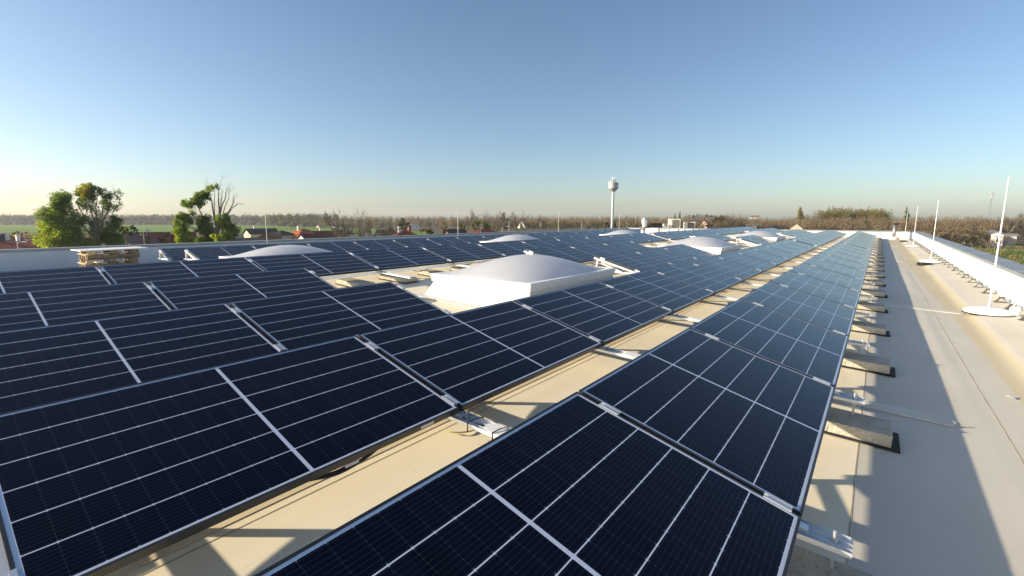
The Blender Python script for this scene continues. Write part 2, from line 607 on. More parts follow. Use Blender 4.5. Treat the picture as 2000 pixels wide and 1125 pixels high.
# welded cover strips lying across the walkway, with rounded ends
def cover(x0, x1, y, w, skew=0.0):
    mb = MB()
    pts = []
    n = 10
    for i in range(n + 1):
        pts.append((x0 + (x1 - 0.06 - x0) * i / n, y + skew * i / n))
    top, bot = [], []
    for i, (x, yy) in enumerate(pts):
        bot.append(Vector((x, yy - w / 2, rz(x) + 0.008)))
        top.append(Vector((x, yy + w / 2, rz(x) + 0.008)))
    tip = [Vector((x1 - 0.015, y + skew - w / 2 + 0.02, rz(x1) + 0.008)), Vector((x1, y + skew, rz(x1) + 0.008)), Vector((x1 - 0.015, y + skew + w / 2 - 0.02, rz(x1) + 0.008))]
    ring = bot + tip + list(reversed(top))
    n2 = len(ring)
    low = [p - Vector((0, 0, 0.007)) for p in ring]
    mb.add(ring + low, [tuple(range(n2))] + [(i, (i + 1) % n2, (i + 1) % n2 + n2, i + n2) for i in range(n2)])
    mb.build("cover_strip", M['tape'], bld)
cover(-0.62, 0.55, 4.33, 0.17, 0.03)
cover(-0.62, 1.15, 9.72, 0.16, 0.1)
cover(-0.62, 0.78, 20.55, 0.16, -0.05)
cover(-0.62, 0.9, 31.2, 0.16, 0.02)
# vertical welds on the inner faces of the parapets
for y in (3.1, 9.4, 12.9, 16.5, 20.4, 24.6, 29.0, 34.2, 38.6):
    MB().box(XR - 0.004, XR - 0.0005, y, y + 0.06, CZ - 1.39, PT - 0.06).build("parapet_weld", M['curb'], bld)
for x in (0.6, -1.6, -3.8, -6.0, -8.2, -10.4, -12.6, -14.8, -17.0):
    MB().box(x, x + 0.06, Y1 - 0.004, Y1 - 0.0005, rz(x) + 0.01, PT - 0.06).build("parapet_weld", M['curb'], bld)

# ------------------------------------------------------------------ solar panels and their mounting frames
pan = thing("solar_panel", (0, 0, 0), "x", "solar panel")
f = MB()
LIP, DEP = 0.011, 0.035
# hollow frame: outer skin, lip on top
f.box(-PW, 0, 0, LIP, -DEP, 0).box(-PW, 0, PL - LIP, PL, -DEP, 0).box(-LIP, 0, LIP, PL - LIP, -DEP, 0).box(-PW, -PW + LIP, LIP, PL - LIP, -DEP, 0)
pf = f.build("frame", M['frame'], pan)
g = MB().box(-PW + LIP, -LIP, LIP, PL - LIP, -0.008, -0.002)
pg = g.build("cell_glass", M['glass'], pan)
b_ = MB().box(-PW * 0.72, -PW * 0.60, PL * 0.42, PL * 0.58, -0.030, -0.009)
pb = b_.build("junction_box", M['black'], pan)
st = MB().box(0.0005, 0.0015, 1.47, 1.56, -0.027, -0.010)
ps = st.build("maker_label", M['sticker'], pan)
PTREE = [(pf, []), (pg, []), (pb, [])]
PTREE_S = PTREE + [(ps, [])]

# mounting frame: tray rail across the roof, sloping rail under the joint, rear leg, brace, two rods, clamps
mf = thing("mounting_frame", (0, 0, 0), "x", "mounting frame")
HL = 0.256                                   # low panel edge above the deck
CX, SX = math.cos(TILT), math.sin(TILT)
RS = -0.042                                  # deck falls this much per metre of x
def deckz(x): return RS * x
mb = MB()
zt = HL - DEP - 0.012                        # top of the tray under the low edge
def tray(mb, x0, x1, w=0.11, h=0.020, t=0.003):
    z0, z1 = zt - h + RS * x0, zt - h + RS * x1
    for (ya, yb, za, zb) in ((-w / 2, w / 2, 0, t), (-w / 2, -w / 2 + t, t, h), (w / 2 - t, w / 2, t, h), (-0.018, -0.016, t, t + 0.010), (0.016, 0.018, t, t + 0.010)):
        mb.hexa([Vector((x0, ya, z0 + za)), Vector((x1, ya, z1 + za)), Vector((x1, yb, z1 + za)), Vector((x0, yb, z0 + za)),
                 Vector((x0, ya, z0 + zb)), Vector((x1, ya, z1 + zb)), Vector((x1, yb, z1 + zb)), Vector((x0, yb, z0 + zb))])
tray(mb, -1.02, 0.165)
m_tray = mb.build("base_rail", M['alu'], mf)
mb = MB()
tray(mb, -1.02, 0.86)
m_tray2 = mb.build("base_rail", M['alu'], mf)
mb = MB()
def lid(x0, x1, w0, w1):
    q = [Vector((x0, -w0, zt + RS * x0 + 0.001)), Vector((x1, -w1, zt + RS * x1 + 0.001)), Vector((x1, w1, zt + RS * x1 + 0.001)), Vector((x0, w0, zt + RS * x0 + 0.001))]
    mb.hexa(q + [p + Vector((0, 0, 0.0025)) for p in q])
lid(0.20, 0.27, 0.030, 0.052)
lid(0.2702, 0.85, 0.052, 0.058)
m_lid = mb.build("tray_lid", M['whitepaint'], mf)
mb = MB()
mb.tube([(0.045, 0, zt - 0.03), (0.045, 0, zt + 0.028)], 0.006, 8)
mb.tube([(0.045, 0, zt - 0.026), (0.045, 0, zt - 0.016)], 0.014, 6)
mb.tube([(0.045, 0, zt - 0.002), (0.045, 0, zt + 0.006)], 0.012, 6)
m_bolt = mb.build("hold_down_bolt", M['galv'], mf)
mb = MB()
a = Vector((0.02, 0, HL - 0.056 - 0.005)); bq = Vector((-PW * CX - 0.01, 0, HL + PW * SX - 0.056 + 0.002))
mb.bar(a, bq, 0.040, 0.036)
m_slope = mb.build("sloping_rail", M['alu'], mf)
mb = MB()
xh = -PW * 0.93 * CX
leg_top = Vector((xh, 0, HL + PW * 0.93 * SX - 0.07)); leg_bot = Vector((xh - 0.035, 0, zt + RS * (xh - 0.035) - 0.03))
mb.bar(leg_bot, leg_top, 0.045, 0.028, up=(1, 0, 0))
m_leg = mb.build("rear_leg", M['alu'], mf)
mb = MB()
mb.bar(Vector((xh + 0.02, 0.028, HL + PW * 0.8 * SX - 0.09)), Vector((-0.42, 0.028, zt + 0.01)), 0.006, 0.03)
m_brace = mb.build("brace", M['alu'], mf)
mb = MB()
for xx in (0.108,):
    mb.tube([(xx, 0, -0.09), (xx, 0, zt + 0.03)], 0.006, 8)
    mb.tube([(xx, 0, zt - 0.036), (xx, 0, zt - 0.026)], 0.016, 6)
    mb.tube([(xx, 0, zt - 0.012), (xx, 0, zt)], 0.013, 6)
    mb.box(xx - 0.022, xx + 0.022, -0.022, 0.022, zt - 0.040 , zt - 0.036)
m_rod = mb.build("threaded_rod", M['galv'], mf)
def clamp_mesh(s):
    mb = MB()
    T = Matrix.Translation(Vector((-s * PW * CX, 0, HL + s * PW * SX))) @ Matrix.Rotation(TILT, 4, 'Y')
    l = 0.052
    mb.box(-l, l, -0.023, -0.006, 0.0012, 0.0045, T).box(-l, l, 0.006, 0.023, 0.0012, 0.0045, T)
    mb.box(-l, l, -0.0085, -0.006, -0.03, 0.0012, T).box(-l, l, 0.006, 0.0085, -0.03, 0.0012, T)
    mb.box(-l, l, -0.006, 0.0009, -0.03, -0.02, T)
    c_ = T @ Vector((0, 0, -0.012))
    mb.tube([T @ Vector((0, 0, -0.02)), T @ Vector((0, 0, -0.011))], 0.0055, 6)
    return mb
m_c1 = clamp_mesh(0.085).build("panel_clamp", M['alu'], mf)
m_c2 = clamp_mesh(0.82).build("panel_clamp", M['alu'], mf)
FTREE = [(x, []) for x in (m_tray, m_slope, m_leg, m_brace, m_rod, m_c1, m_c2)]
FTREE2 = [(x, []) for x in (m_tray2, m_lid, m_bolt, m_slope, m_leg, m_brace, m_c1, m_c2)]

ROWS = {  # key: (x of low edge, eye-relative z of low edge, segments [(first y, panels, where)])
    0: (-0.135, -1.140, [(0.24, 12, "before the break in the walkway row"), (21.72, 11, "beyond the break in the walkway row")]),
    1: (-1.803, -1.0715, [(0.07, 12, "before the break in the row second from the walkway"), (21.75, 11, "beyond the break in the row second from the walkway")]),
    2: (-3.471, -1.003, [(-0.11, 2, "nearer than the first skylight, third row from the walkway"),
                         (8.47, 3, "between first and second skylights, third row from the walkway"),
                         (20.20, 2, "between second and third skylights, third row from the walkway"),
                         (29.60, 5, "beyond the third skylight, third row from the walkway")]),
    3: (-5.139, -0.9345, [(-0.26, 2, "nearer than the first skylight, fourth row from the walkway"),
                          (8.35, 3, "between first and second skylights, fourth row from the walkway"),
                          (19.85, 2, "between second and third skylights, fourth row from the walkway"),
                          (29.85, 5, "beyond the third skylight, fourth row from the walkway")]),
    4: (-6.807, -0.866, [(-0.33, 11, "before the break in the fifth row from the walkway"), (19.62, 11, "beyond the break in the fifth row from the walkway")]),
    7: (-14.30, -1.100, [(4.73, 19, "of the row second from the left parapet")]),
    8: (-15.97, -1.165, [(4.58, 14, "before the break in the row nearest the left parapet"), (30.3, 5, "beyond the break in the row nearest the left parapet")]),
}
STICK = {(0, 0), (1, 0), (1, 2), (2, 1), (4, 4), (0, 3)}
PITCHY = PL + 0.021
gaps = {}
for k, (xl, zl, segs) in ROWS.items():
    for si, (ys0, n, where) in enumerate(segs):
        for j in range(n):
            y = ys0 + j * PITCHY
            lab = f"dark blue solar panel, {ORD[j + 1]} {where}"
            tr = PTREE_S if (k, j + (100 if si else 0)) in STICK else PTREE
            dup(pan, tr, (xl, y, zl + CZ), lab, rot=(0, TILT, 0))["group"] = "solar panels in rows on the roof"
        for j in range(n + 1):
            y = ys0 + j * PITCHY - 0.0105
            if j == 0: y = ys0 - 0.0105
            lab = f"aluminium mounting frame, {ORD[j + 1]} {where}"
            gaps.setdefault(k, []).append(y)
            dup(mf, FTREE if (k == 0 or (k in (2, 3, 4) and j == n)) else FTREE2, (xl, y, zl + CZ - HL), lab, rot=(0, 0, 0))["group"] = "mounting frames carrying the solar panels"
for o in [pan, mf] + [t[0] for t in PTREE_S] + list({t[0] for t in FTREE + FTREE2}):
    bpy.data.objects.remove(o)

# long aluminium rails lying under the low edges of two rows
for (k, ya, yb, lab) in ((4, -0.3, 18.9, 'long pale aluminium rail under the low edge of the fifth row, near part'), (4, 19.7, 39.0, 'long pale aluminium rail under the low edge of the fifth row, far part'),
                         (7, 8.4, 30.0, 'long pale aluminium rail under the low edge of the row second from the left parapet'),
                         (2, 8.5, 13.7, 'pale aluminium rail under the third row, between first and second skylights'), (3, 8.4, 13.6, 'pale aluminium rail under the fourth row, between first and second skylights')):
    xl, zl = ROWS[k][:2]
    t = MB().box(xl - 0.035, xl + 0.03, ya, yb, zl + CZ - 0.085, zl + CZ - 0.0475).build("edge_rail", M['alu'])
    tag(t, lab, "rail", "long rails under the panel rows")

# ballast blocks
bb = thing("ballast_block", (0, 0, 0), "x", "concrete block")
c0 = MB().box(-0.36, 0.32, -0.145, 0.145, 0.012, 0.088).build("slab", M['concrete'], bb, bevel=0.006)
c1 = MB().box(-0.38, 0.365, -0.160, 0.150, 0.0, 0.0115).build("rubber_mat", M['rubber'], bb)
BTREE = [(c0, []), (c1, [])]
rb = random.Random(11)
for j, y in enumerate(gaps[0]):
    x = -0.135 + rb.uniform(-0.012, 0.012)
    o = dup(bb, BTREE, (x, y - 0.09 + rb.uniform(-0.02, 0.02), rz(x) + 0.004), f"speckled concrete ballast block, {ORD[j + 1]} from the front beside the walkway",
            rot=(0, math.atan(0.042), rb.uniform(-0.03, 0.03)))
    o["group"] = "ballast blocks along the walkway"
spots = {}
for k, (ya, yb) in ((4, (3.6, 8.4)), (3, (8.3, 9.0)), (4, (13.6, 20.3)), (3, (18.6, 21.0)), (3, (22.5, 30.2)), (2, (18.7, 20.4))):
    y = ya
    while y < yb:
        spots.setdefault(k, []).append(y)
        y += 0.888
for k, yy in spots.items():
    for j, y in enumerate(sorted(yy)):
        x = ROWS[k][0] + 0.02 + rb.uniform(-0.03, 0.03)
        o = dup(bb, BTREE, (x, y, rz(x) + 0.004), f"pale concrete ballast block under the {ORD[k + 1]} row from the walkway, {ORD[j + 1]} from the front",
                rot=(0, math.atan(0.042), rb.uniform(-0.04, 0.04)))
        o["group"] = "ballast blocks behind the skylights"
# drooping panel leads under the low edge of the fifth row
for i, (y, w_, dz_) in enumerate(((3.05, 0.16, 0.06), (3.42, 0.13, 0.05), (5.9, 0.22, 0.07), (7.2, 0.15, 0.05))):
    z0 = ROWS[4][1] + CZ - 0.05
    t = thing("panel_lead", (ROWS[4][0] + 0.045, y, z0), f"black panel lead drooping under the fifth row, {ORD[i + 1]} from the front", "cable", "drooping leads under the fifth row")
    pts = [(-0.03, -w_ * math.cos(math.pi * q / 12), -dz_ * math.sin(math.pi * q / 12)) for q in range(13)]
    MB().tube([Vector(p) for p in pts], 0.006, 6).build("cable", M['black'], t, smooth=True)
    MB().tube([Vector(pts[6]) + Vector((0, -0.03, 0)), Vector(pts[6]) + Vector((0, 0.03, 0))], 0.010, 6).build("connector", M['black'], t)
for o in (bb, c0, c1): bpy.data.objects.remove(o)
# a loose grey block beside the first skylight
lb = thing("loose_block", (-5.55, 4.15, rz(-5.55) + 0.004), "pale grey loose concrete block lying left of the nearest skylight", "concrete block", rot=(0, 0.042, 0.15))
MB().box(-0.22, 0.22, -0.2, 0.2, 0.0, 0.13).build("slab", mat("grey_concrete", (0.40, 0.40, 0.385), 0.85, var=0.15, bump=0.4, bscale=50), lb, bevel=0.006)

# cables tied to the first tray between the two nearest rows
t = thing("cable_bundle", (0, 0, 0), "black and yellow cables tied to the first rail between the two nearest rows", "cable")
ry = gaps[1][1]
zt_w = ROWS[1][1] + CZ - HL + zt
mb = MB()
arc = []
for i in range(19):
    a_ = math.pi * i / 18
    arc.append((-1.985 + 0.10 * math.sin(a_) , 2.045 - 0.15 * math.cos(a_), rz(-1.95) + 0.008 + 0.02 * abs(math.cos(a_))))
mb.tube([Vector(p) for p in arc], 0.005, 6)
mb.build("yellow_cable", mat("yellow_cable_sheath", (0.50, 0.42, 0.14), 0.5), t)
for q, xx in enumerate((-1.70, -1.52)):
    mb = MB()
    zz = zt_w + RS * (xx + 1.803)
    mb.tube([(xx, ry - 0.056, zz - 0.05), (xx, ry - 0.055, zz + 0.006), (xx + 0.01, ry, zz + 0.012), (xx + 0.02, ry + 0.055, zz + 0.006), (xx + 0.02, ry + 0.056, zz - 0.045)], 0.0035, 6)
    mb.build("cable_tie", M['black'], t)
mb = MB()
mb.tube([(-1.84, ry + 0.012, zt_w + 0.01), (-1.76, ry - 0.01, zt_w - 0.02), (-1.6, ry + 0.015, zt_w - 0.025), (-1.2, ry + 0.012, zt_w - 0.05), (-0.9, ry, zt_w - 0.06)], 0.005, 6)
mb.build("black_cable", M['black'], t)

# ------------------------------------------------------------------ skylights
def skylight(x0, x1, y0, y1, zt_, label):
    cx, cy = (x0 + x1) / 2, (y0 + y1) / 2
    t = thing("skylight", (cx, cy, rz(cx)), label, "skylight", "domed skylights")
    a, b = (x1 - x0) / 2, (y1 - y0) / 2
    zr = zt_ + CZ - rz(cx)                      # rim top above local deck
    mb = MB()
    ia, ib, fl = a - 0.04, b - 0.04, 0.12
    dz = [rz(cx - ia - fl) - rz(cx) - 0.02, rz(cx + ia + fl) - rz(cx) - 0.02]
    P = [(-ia - fl, -ib - fl, dz[0]), (ia + fl, -ib - fl, dz[1]), (ia + fl, ib + fl, dz[1]), (-ia - fl, ib + fl, dz[0]),
         (-ia, -ib, zr - 0.115), (ia, -ib, zr - 0.115), (ia, ib, zr - 0.115), (-ia, ib, zr - 0.115)]
    mb.hexa([Vector(p) for p in P])
    mb.build("curb", M['curb'], t)
    mb = MB()                                   # skirt of membrane welded round the foot
    s = 0.16
    P = [Vector((-ia - fl - s, -ib - fl - s, rz(cx - ia - fl - s) - rz(cx))), Vector((ia + fl + s, -ib - fl - s, rz(cx + ia + fl + s) - rz(cx))),
         Vector((ia + fl + s, ib + fl + s, rz(cx + ia + fl + s) - rz(cx))), Vector((-ia - fl - s, ib + fl + s, rz(cx - ia - fl - s) - rz(cx)))]
    mb.hexa(P + [p + Vector((0, 0, 0.010)) for p in P])
    mb.build("foot_flashing", M['curb'], t)
    mb = MB()                                   # rim: two stepped frames round an open middle
    def ring(A, B, w, z0, z1):
        mb.box(-A, A, -B, -B + w, z0, z1).box(-A, A, B - w, B, z0, z1).box(-A, -A + w, -B + w, B - w, z0, z1).box(A - w, A, -B + w, B - w, z0, z1)
    ring(a - 0.012, b - 0.012, 0.10, zr - 0.115, zr - 0.052)
    ring(a, b, 0.09, zr - 0.048, zr)
    ring(a - 0.004, b - 0.004, 0.05, zr - 0.052, zr - 0.048)
    mb.build("rim", M['rim'], t)
    # bolts on the rim
    mb = MB()
    for i in range(9):
        y = -b + 0.15 + i * (2 * b - 0.3) / 8
        for sx in (-1, 1):
            mb.tube([(sx * (a - 0.014), y, zr - 0.083), (sx * (a - 0.004), y, zr - 0.083)], 0.007, 6)
    for i in range(7):
        x = -a + 0.15 + i * (2 * a - 0.3) / 6
        for sy in (-1, 1):
            mb.tube([(x, sy * (b - 0.014), zr - 0.083), (x, sy * (b - 0.004), zr - 0.083)], 0.007, 6)
    mb.build("bolt", M['steel'], t)
    n = 36
    V, Fq = [], []
    A, B, H = a - 0.045, b - 0.045, 0.272
    for j in range(n + 1):
        for i in range(n + 1):
            u, v = -1 + 2 * i / n, -1 + 2 * j / n
            cu, cv = math.cos(u * math.pi / 2), math.cos(v * math.pi / 2)
            z = H * (max(cu, 0) ** 0.85) * (max(cv, 0) ** 0.85)
            V.append((u * A, v * B, zr - 0.012 + z))
    for j in range(n):
        for i in range(n):
            Fq.append((j * (n + 1) + i, j * (n + 1) + i + 1, (j + 1) * (n + 1) + i + 1, (j + 1) * (n + 1) + i))
    mesh_np("dome", V, Fq, M['dome'], parent=t, smooth=True)
    return t

skylight(-5.40, -3.50, 4.88, 7.38, -0.838, "nearest large white skylight with opal dome, between the two nearest panel blocks")
skylight(-5.40, -3.50, 14.25, 16.75, -0.83, "second white domed skylight back along the right-hand line of skylights")
skylight(-5.40, -3.50, 23.45, 25.95, -0.83, "third and farthest domed skylight of the right-hand line")
skylight(-12.95, -11.1, 4.70, 7.25, -0.935, "white skylight dome showing above the panels, right of the wooden pallets")
skylight(-12.95, -11.1, 14.45, 17.0, -0.925, "white skylight dome left of the water tower, middle of the left-hand line")
skylight(-12.95, -11.1, 24.95, 27.5, -0.925, "white skylight dome right under the water tower, last of the left-hand line")

# ------------------------------------------------------------------ lightning protection
def rod(x, y, label, h=2.0, disc=True):
    t = thing("lightning_rod", (x, y, rz(x)), label, "lightning rod", "lightning rods on the roof")
    if disc:
        mb = MB().lathe([(0.0, 0.010), (0.27, 0.010), (0.285, 0.018), (0.285, 0.032), (0.26, 0.055), (0.16, 0.088), (0.055, 0.10), (0.0, 0.10)], 40)
        bs = mb.build("base_weight", M['whitepaint'], t, smooth=True)
        MB().lathe([(0.0, 0.0), (0.292, 0.0), (0.296, 0.006), (0.292, 0.014), (0.0, 0.014)], 40).build("rubber_rim", M['rubber'], bs)
    mb = MB().tube([(0, 0, 0.09), (0, 0, 0.7), (0, 0, h * 0.6), (0, 0, h)], [0.0145, 0.013, 0.010, 0.007], 10)
    mb.build("rod", M['whitepaint'], t, smooth=True)
    mb = MB().tube([(0, 0, 0.09), (0, 0, 0.15)], 0.026, 10)
    mb.build("collar", M['galv'], t)
    return t
for i, y in enumerate((9.78, 20.1, 30.6, 41.0)):
    o = rod(1.40, y, ["nearest white lightning rod on a round white base beside the right parapet", "second lightning rod back along the right parapet, beside the black coil",
                  "third lightning rod back along the right parapet", "farthest lightning rod at the right end of the far parapet"][i])
for i, y in enumerate((8.55, 19.1, 29.65, 40.0)):
    rod(-18.75, y, ["lightning rod standing before the village houses at the left parapet", "lightning rod at the left parapet before the yellow-green shrubs",
                    "lightning rod at the left parapet, left of the two black pipes", "lightning rod just right of the water tower at the left parapet"][i])
# terminal bollard and down lead by the nearest rod
t = thing("earthing_post", (1.66, 9.72, rz(1.66)), "small white earthing post with leaning pin beside the nearest lightning rod", "earthing post")
MB().lathe([(0, 0), (0.06, 0), (0.06, 0.11), (0.045, 0.135), (0, 0.135)], 20).build("bollard", M['whitepaint'], t, smooth=True)
MB().tube([(-0.07, -0.02, 0), (0.02, 0.0, 0.27)], 0.010, 8).build("pin", M['whitepaint'], t)
t = thing("down_lead", (1.83, 10.0, rz(1.83)), "thin grey down lead bent onto the parapet wall beside the nearest rod", "wire")
MB().tube([(-0.40, -0.22, 0.10), (-0.34, -0.26, 0.06), (-0.2, -0.2, 0.06), (-0.06, -0.15, 0.07), (0.005, -0.10, 0.09), (0.012, -0.08, 0.13), (0.012, -0.06, 0.35), (0.012, -0.05, 0.545)], 0.005, 8).build("wire", M['galv'], t, smooth=True)

t = thing("roof_conductor", (0, 0, 0), "pair of grey lightning conductor wires running along the foot of the right parapet", "wire")
yb = list(np.arange(8.3, 41.5, 1.0))
rr = random.Random(5)
for dx in (0, 0.045):
    pts = []
    for i, y in enumerate(np.arange(7.0, 42.0, 0.5)):
        x = 1.725 + dx + 0.008 * math.sin(i * 1.9 + dx * 40)
        pts.append((x, y, rz(x) + 0.080 + (0.0 if i % 2 else -0.012)))
    MB().tube(pts, 0.005, 6).build("conductor_wire", M['galv'], t)
hd = thing("conductor_holder", (0, 0, 0), "x", "conductor holder")
mb = MB()
mb.box(-0.115, 0.115, -0.055, 0.055, 0.0, 0.010)
for sx in (-1, 1):
    mb.bar((sx * 0.085, 0, 0.008), (sx * 0.022, 0, 0.080), 0.075, 0.020)
mb.box(-0.04, 0.04, -0.032, 0.032, 0.068, 0.086)
h0 = mb.build("foot", M['holder'], hd)
h1 = MB().box(-0.048, 0.048, -0.010, 0.010, 0.086, 0.104).build("clip", M['holder'], hd)
for i, y in enumerate(yb):
    o = dup(hd, [(h0, []), (h1, [])], (1.735, y + rr.uniform(-0.12, 0.12), rz(1.735) + 0.002), f"grey conductor holder, {ORD[i + 1]} from the front along the right parapet",
            rot=(0, 0, rr.uniform(-0.25, 0.25)))
    o.scale = (0.8, 0.8, 0.88)
    o["group"] = "conductor holders along the right parapet"
for o in (hd, h0, h1): bpy.data.objects.remove(o)

# black roof-drain collars / coils on the walkway, and the lifting hook
def coil(x, y, label, r=0.16):
    t = thing("cable_coil", (x, y, rz(x) + 0.002), label, "cable coil", "black cable coils on the walkway")
    q = random.Random(int(y * 10))
    for j in range(4):
        pts = []
        rr_ = r - 0.022 * (j % 2)
        for i in range(25):
            a = 2 * math.pi * i / 24
            pts.append((rr_ * math.cos(a) * 1.05, rr_ * math.sin(a), 0.016 + 0.02 * (j // 1) * 0.8 + 0.004 * math.sin(3 * a + j)))
        MB().tube(pts, 0.015, 6, cap=False).build("turn", M['black'], t)
coil(1.21, 19.3, "black cable coil lying by the second lightning rod on the walkway", 0.17)
coil(1.25, 37.6, "small black cable coil near the far end of the walkway", 0.17)
t = thing("lifting_hook", (0.70, 21.0, rz(0.7) + 0.004), "dark steel bracket standing on the cover strip across the walkway", "bracket")
MB().tube([(-0.10, 0, 0), (-0.10, 0, 0.10)], 0.008, 6).tube([(0.10, 0, 0), (0.10, 0, 0.10)], 0.008, 6).build("upright", M['steel'], t)
MB().box(-0.12, 0.12, -0.03, 0.03, 0.0, 0.006).build("foot_plate", M['steel'], t)

# two scraps left on the walkway
for i, (x, y) in enumerate(((0.95, 5.35), (0.72, 3.0))):
    t = MB().prism([(-0.02, 0), (0.05, 0.0), (0.0, 0.028)], -0.004, 0.004).build("sheet_scrap", M['steel'])
    t.location = (x, y, rz(x) + 0.002)
    t.rotation_euler = (0, 0, -0.3)
    tag(t, ["small dark sheet-metal scrap on the walkway, the farther of two", "small dark sheet-metal scrap on the walkway near the picture's lower right corner"][i], "scrap", "scraps on the walkway")
# slumped black cable under the second row
def smooth_path(p, n=6):
    p = [Vector(q) for q in p]
    out = []
    for i in range(len(p) - 1):
        p0, p1, p2, p3 = p[max(i - 1, 0)], p[i], p[i + 1], p[min(i + 2, len(p) - 1)]
        for k_ in range(n):
            t_ = k_ / n
            out.append(0.5 * ((2 * p1) + (p2 - p0) * t_ + (2 * p0 - 5 * p1 + 4 * p2 - p3) * t_ ** 2 + (3 * p1 - p0 - 3 * p2 + p3) * t_ ** 3))
    return out + [p[-1]]
zb = ROWS[1][1] + CZ - 0.035
t = thing("hanging_cable", (-1.83, 1.0, zb), "black cable with a white tag sagging below the front panel of the second row", "cable")
MB().tube(smooth_path([(-0.06, -0.25, 0.005), (-0.02, -0.06, -0.012), (0.0, 0.05, -0.030), (0.005, 0.16, -0.024), (-0.005, 0.26, -0.010), (-0.05, 0.42, 0.01)]), 0.009, 8).build("cable", M['black'], t, smooth=True)
MB().tube(smooth_path([(-0.05, -0.2, 0.005), (-0.01, 0.0, -0.018), (0.0, 0.12, -0.016), (-0.04, 0.34, 0.01)]), 0.006, 8).build("cable", M['black'], t, smooth=True)
MB().box(-0.004, 0.012, 0.10, 0.17, -0.019, -0.005).build("tag", M['sticker'], t)

# ------------------------------------------------------------------ pallets by the left parapet
def pallet(x, y, z, label, rotz, open_top=True):
    t = thing("wooden_pallet", (x, y, z), label, "pallet", "pallets stacked by the left parapet", rot=(0, 0, rotz))
    rnd_ = random.Random(int(z * 1000))
    for xx in (-0.38, 0.0, 0.38):                       # stringers on edge, along the stack's long side
        mb = MB()
        mb.box(xx - 0.022, xx + 0.022, -0.56, 0.56, 0.0, 0.058).box(xx - 0.020, xx + 0.024, -0.555, 0.565, 0.0585, 0.108)
        mb.build("stringer", M['wood'], t)
    for xx in (-0.19, 0.19):
        MB().box(xx - 0.02, xx + 0.02, -0.56, -0.52, 0.0, 0.105).build("end_block", M['woodend'], t)
    for yy in (-0.54, -0.18, 0.18, 0.54):
        e = rnd_.uniform(0.0, 0.05)
        MB().box(-0.44 - e, 0.44, yy - 0.055, yy + 0.055, 0.1085, 0.1285).build("deck_board", M['woodend'], t)
    if open_top:
        for yy in (-0.47, 0.0, 0.47):
            for xx in (-0.36, 0.36):
                MB().box(xx - 0.05, xx + 0.05, yy - 0.075, yy + 0.075, 0.129, 0.212).build("block", M['woodend' if yy < -0.3 else 'wood'], t)
        for yy in (-0.235, 0.235):
            MB().box(-0.34, 0.38, yy - 0.10, yy + 0.02, 0.129, 0.150).build("inner_board", M['board'], t)
        for xx in (-0.36, 0.36):
            MB().box(xx - 0.06, xx + 0.06, -0.58, 0.58, 0.2125, 0.230).build("top_board", M['wood'], t)
    return t
pz = rz(-16.75) + 0.005
pallet(-16.75, 3.36, pz, "lowest pallet of the stack, closed by boards, by the left parapet", 0.01, False)
pallet(-16.72, 3.33, pz + 0.130, "middle pallet of the stack by the left parapet", -0.015)
pallet(-16.77, 3.37, pz + 0.3615, "topmost wooden pallet of the stack, under the white board", 0.02)
t = MB().box(-0.50, 0.48, -0.72, 0.74, 0, 0.020).build("white_sheet", M['board'])
t.location = (-16.75, 3.38, pz + 0.594)
t.rotation_euler = (0.008, 0, 0.03)
tag(t, "thin white board lying on top of the pallet stack", "board")
for i, (x, y, l) in enumerate(((-16.7, 1.05, 0.35), (-16.6, 1.75, 0.22))):
    t = MB().box(-0.06, 0.06, -l, l, 0, 0.04).build("timber_offcut", M['woodend'])
    t.location = (x, y, rz(x) + 0.004)
    tag(t, ["pale timber offcut left of the pallets, the longer one", "short pale timber offcut just left of the pallets"][i], "timber", "timber offcuts by the left parapet")
t = thing("black_crate", (-16.9, 5.0 - 0.35, rz(-16.9)), "small black object standing on the roof right of the pallets", "bracket")
MB().box(-0.06, 0.06, -0.13, 0.13, 0, 0.11).build("body", M['black'], t, bevel=0.01)
MB().box(-0.05, 0.05, -0.13, -0.07, 0.11, 0.15).box(-0.05, 0.05, 0.07, 0.13, 0.11, 0.15).build("horn", M['black'], t)

# ------------------------------------------------------------------ plant on the roof
# vent pipe by the far wall
p = (0.84, 41.8)
t = thing("vent_pipe", (p[0], p[1], rz(p[0])), "grey vent pipe with black cap before the far parapet at the walkway's end", "vent pipe")
MB().tube([(0, 0, 0), (0, 0, 1.0)], 0.10, 16).build("pipe", M['steel'], t, smooth=True)
MB().lathe([(0.0, 1.0), (0.11, 1.0), (0.25, 1.05), (0.25, 1.10), (0.10, 1.13), (0, 1.13)], 20).build("cap", M['black'], t)
MB().lathe([(0, 0), (0.26, 0), (0.24, 0.12), (0.11, 0.2), (0, 0.2)], 16).build("foot_collar", M['curb'], t)
t = thing("rubble_sack", (1.12, 41.95, rz(1.12)), "small yellowish block and rag heap at the foot of the far vent pipe", "debris")
MB().box(-0.16, 0.14, -0.12, 0.12, 0, 0.16).build("sack", M['woodend'], t, bevel=0.04)
# two slim black pipes at the far left
for i, px in enumerate((1166.5, 1182.5)):
    q = at(px, 440, 38)
    t = thing("black_pipe", (q.x, q.y, rz(max(q.x, -19.1))), ["left one of two slim black pipes below the water tower", "right one of two slim black pipes below the water tower"][i], "vent pipe", "slim black vent pipes")
    zt2 = at(px, [441.5, 440][i], 38).z - rz(max(q.x, -19.1))
    MB().tube([(0, 0, 0), (0, 0, zt2 - 0.06)], 0.042, 10).build("pipe", M['black'], t)
    MB().lathe([(0, zt2 - 0.06), (0.062, zt2 - 0.06), (0.055, zt2), (0, zt2)], 12).build("cap", M['black'], t)
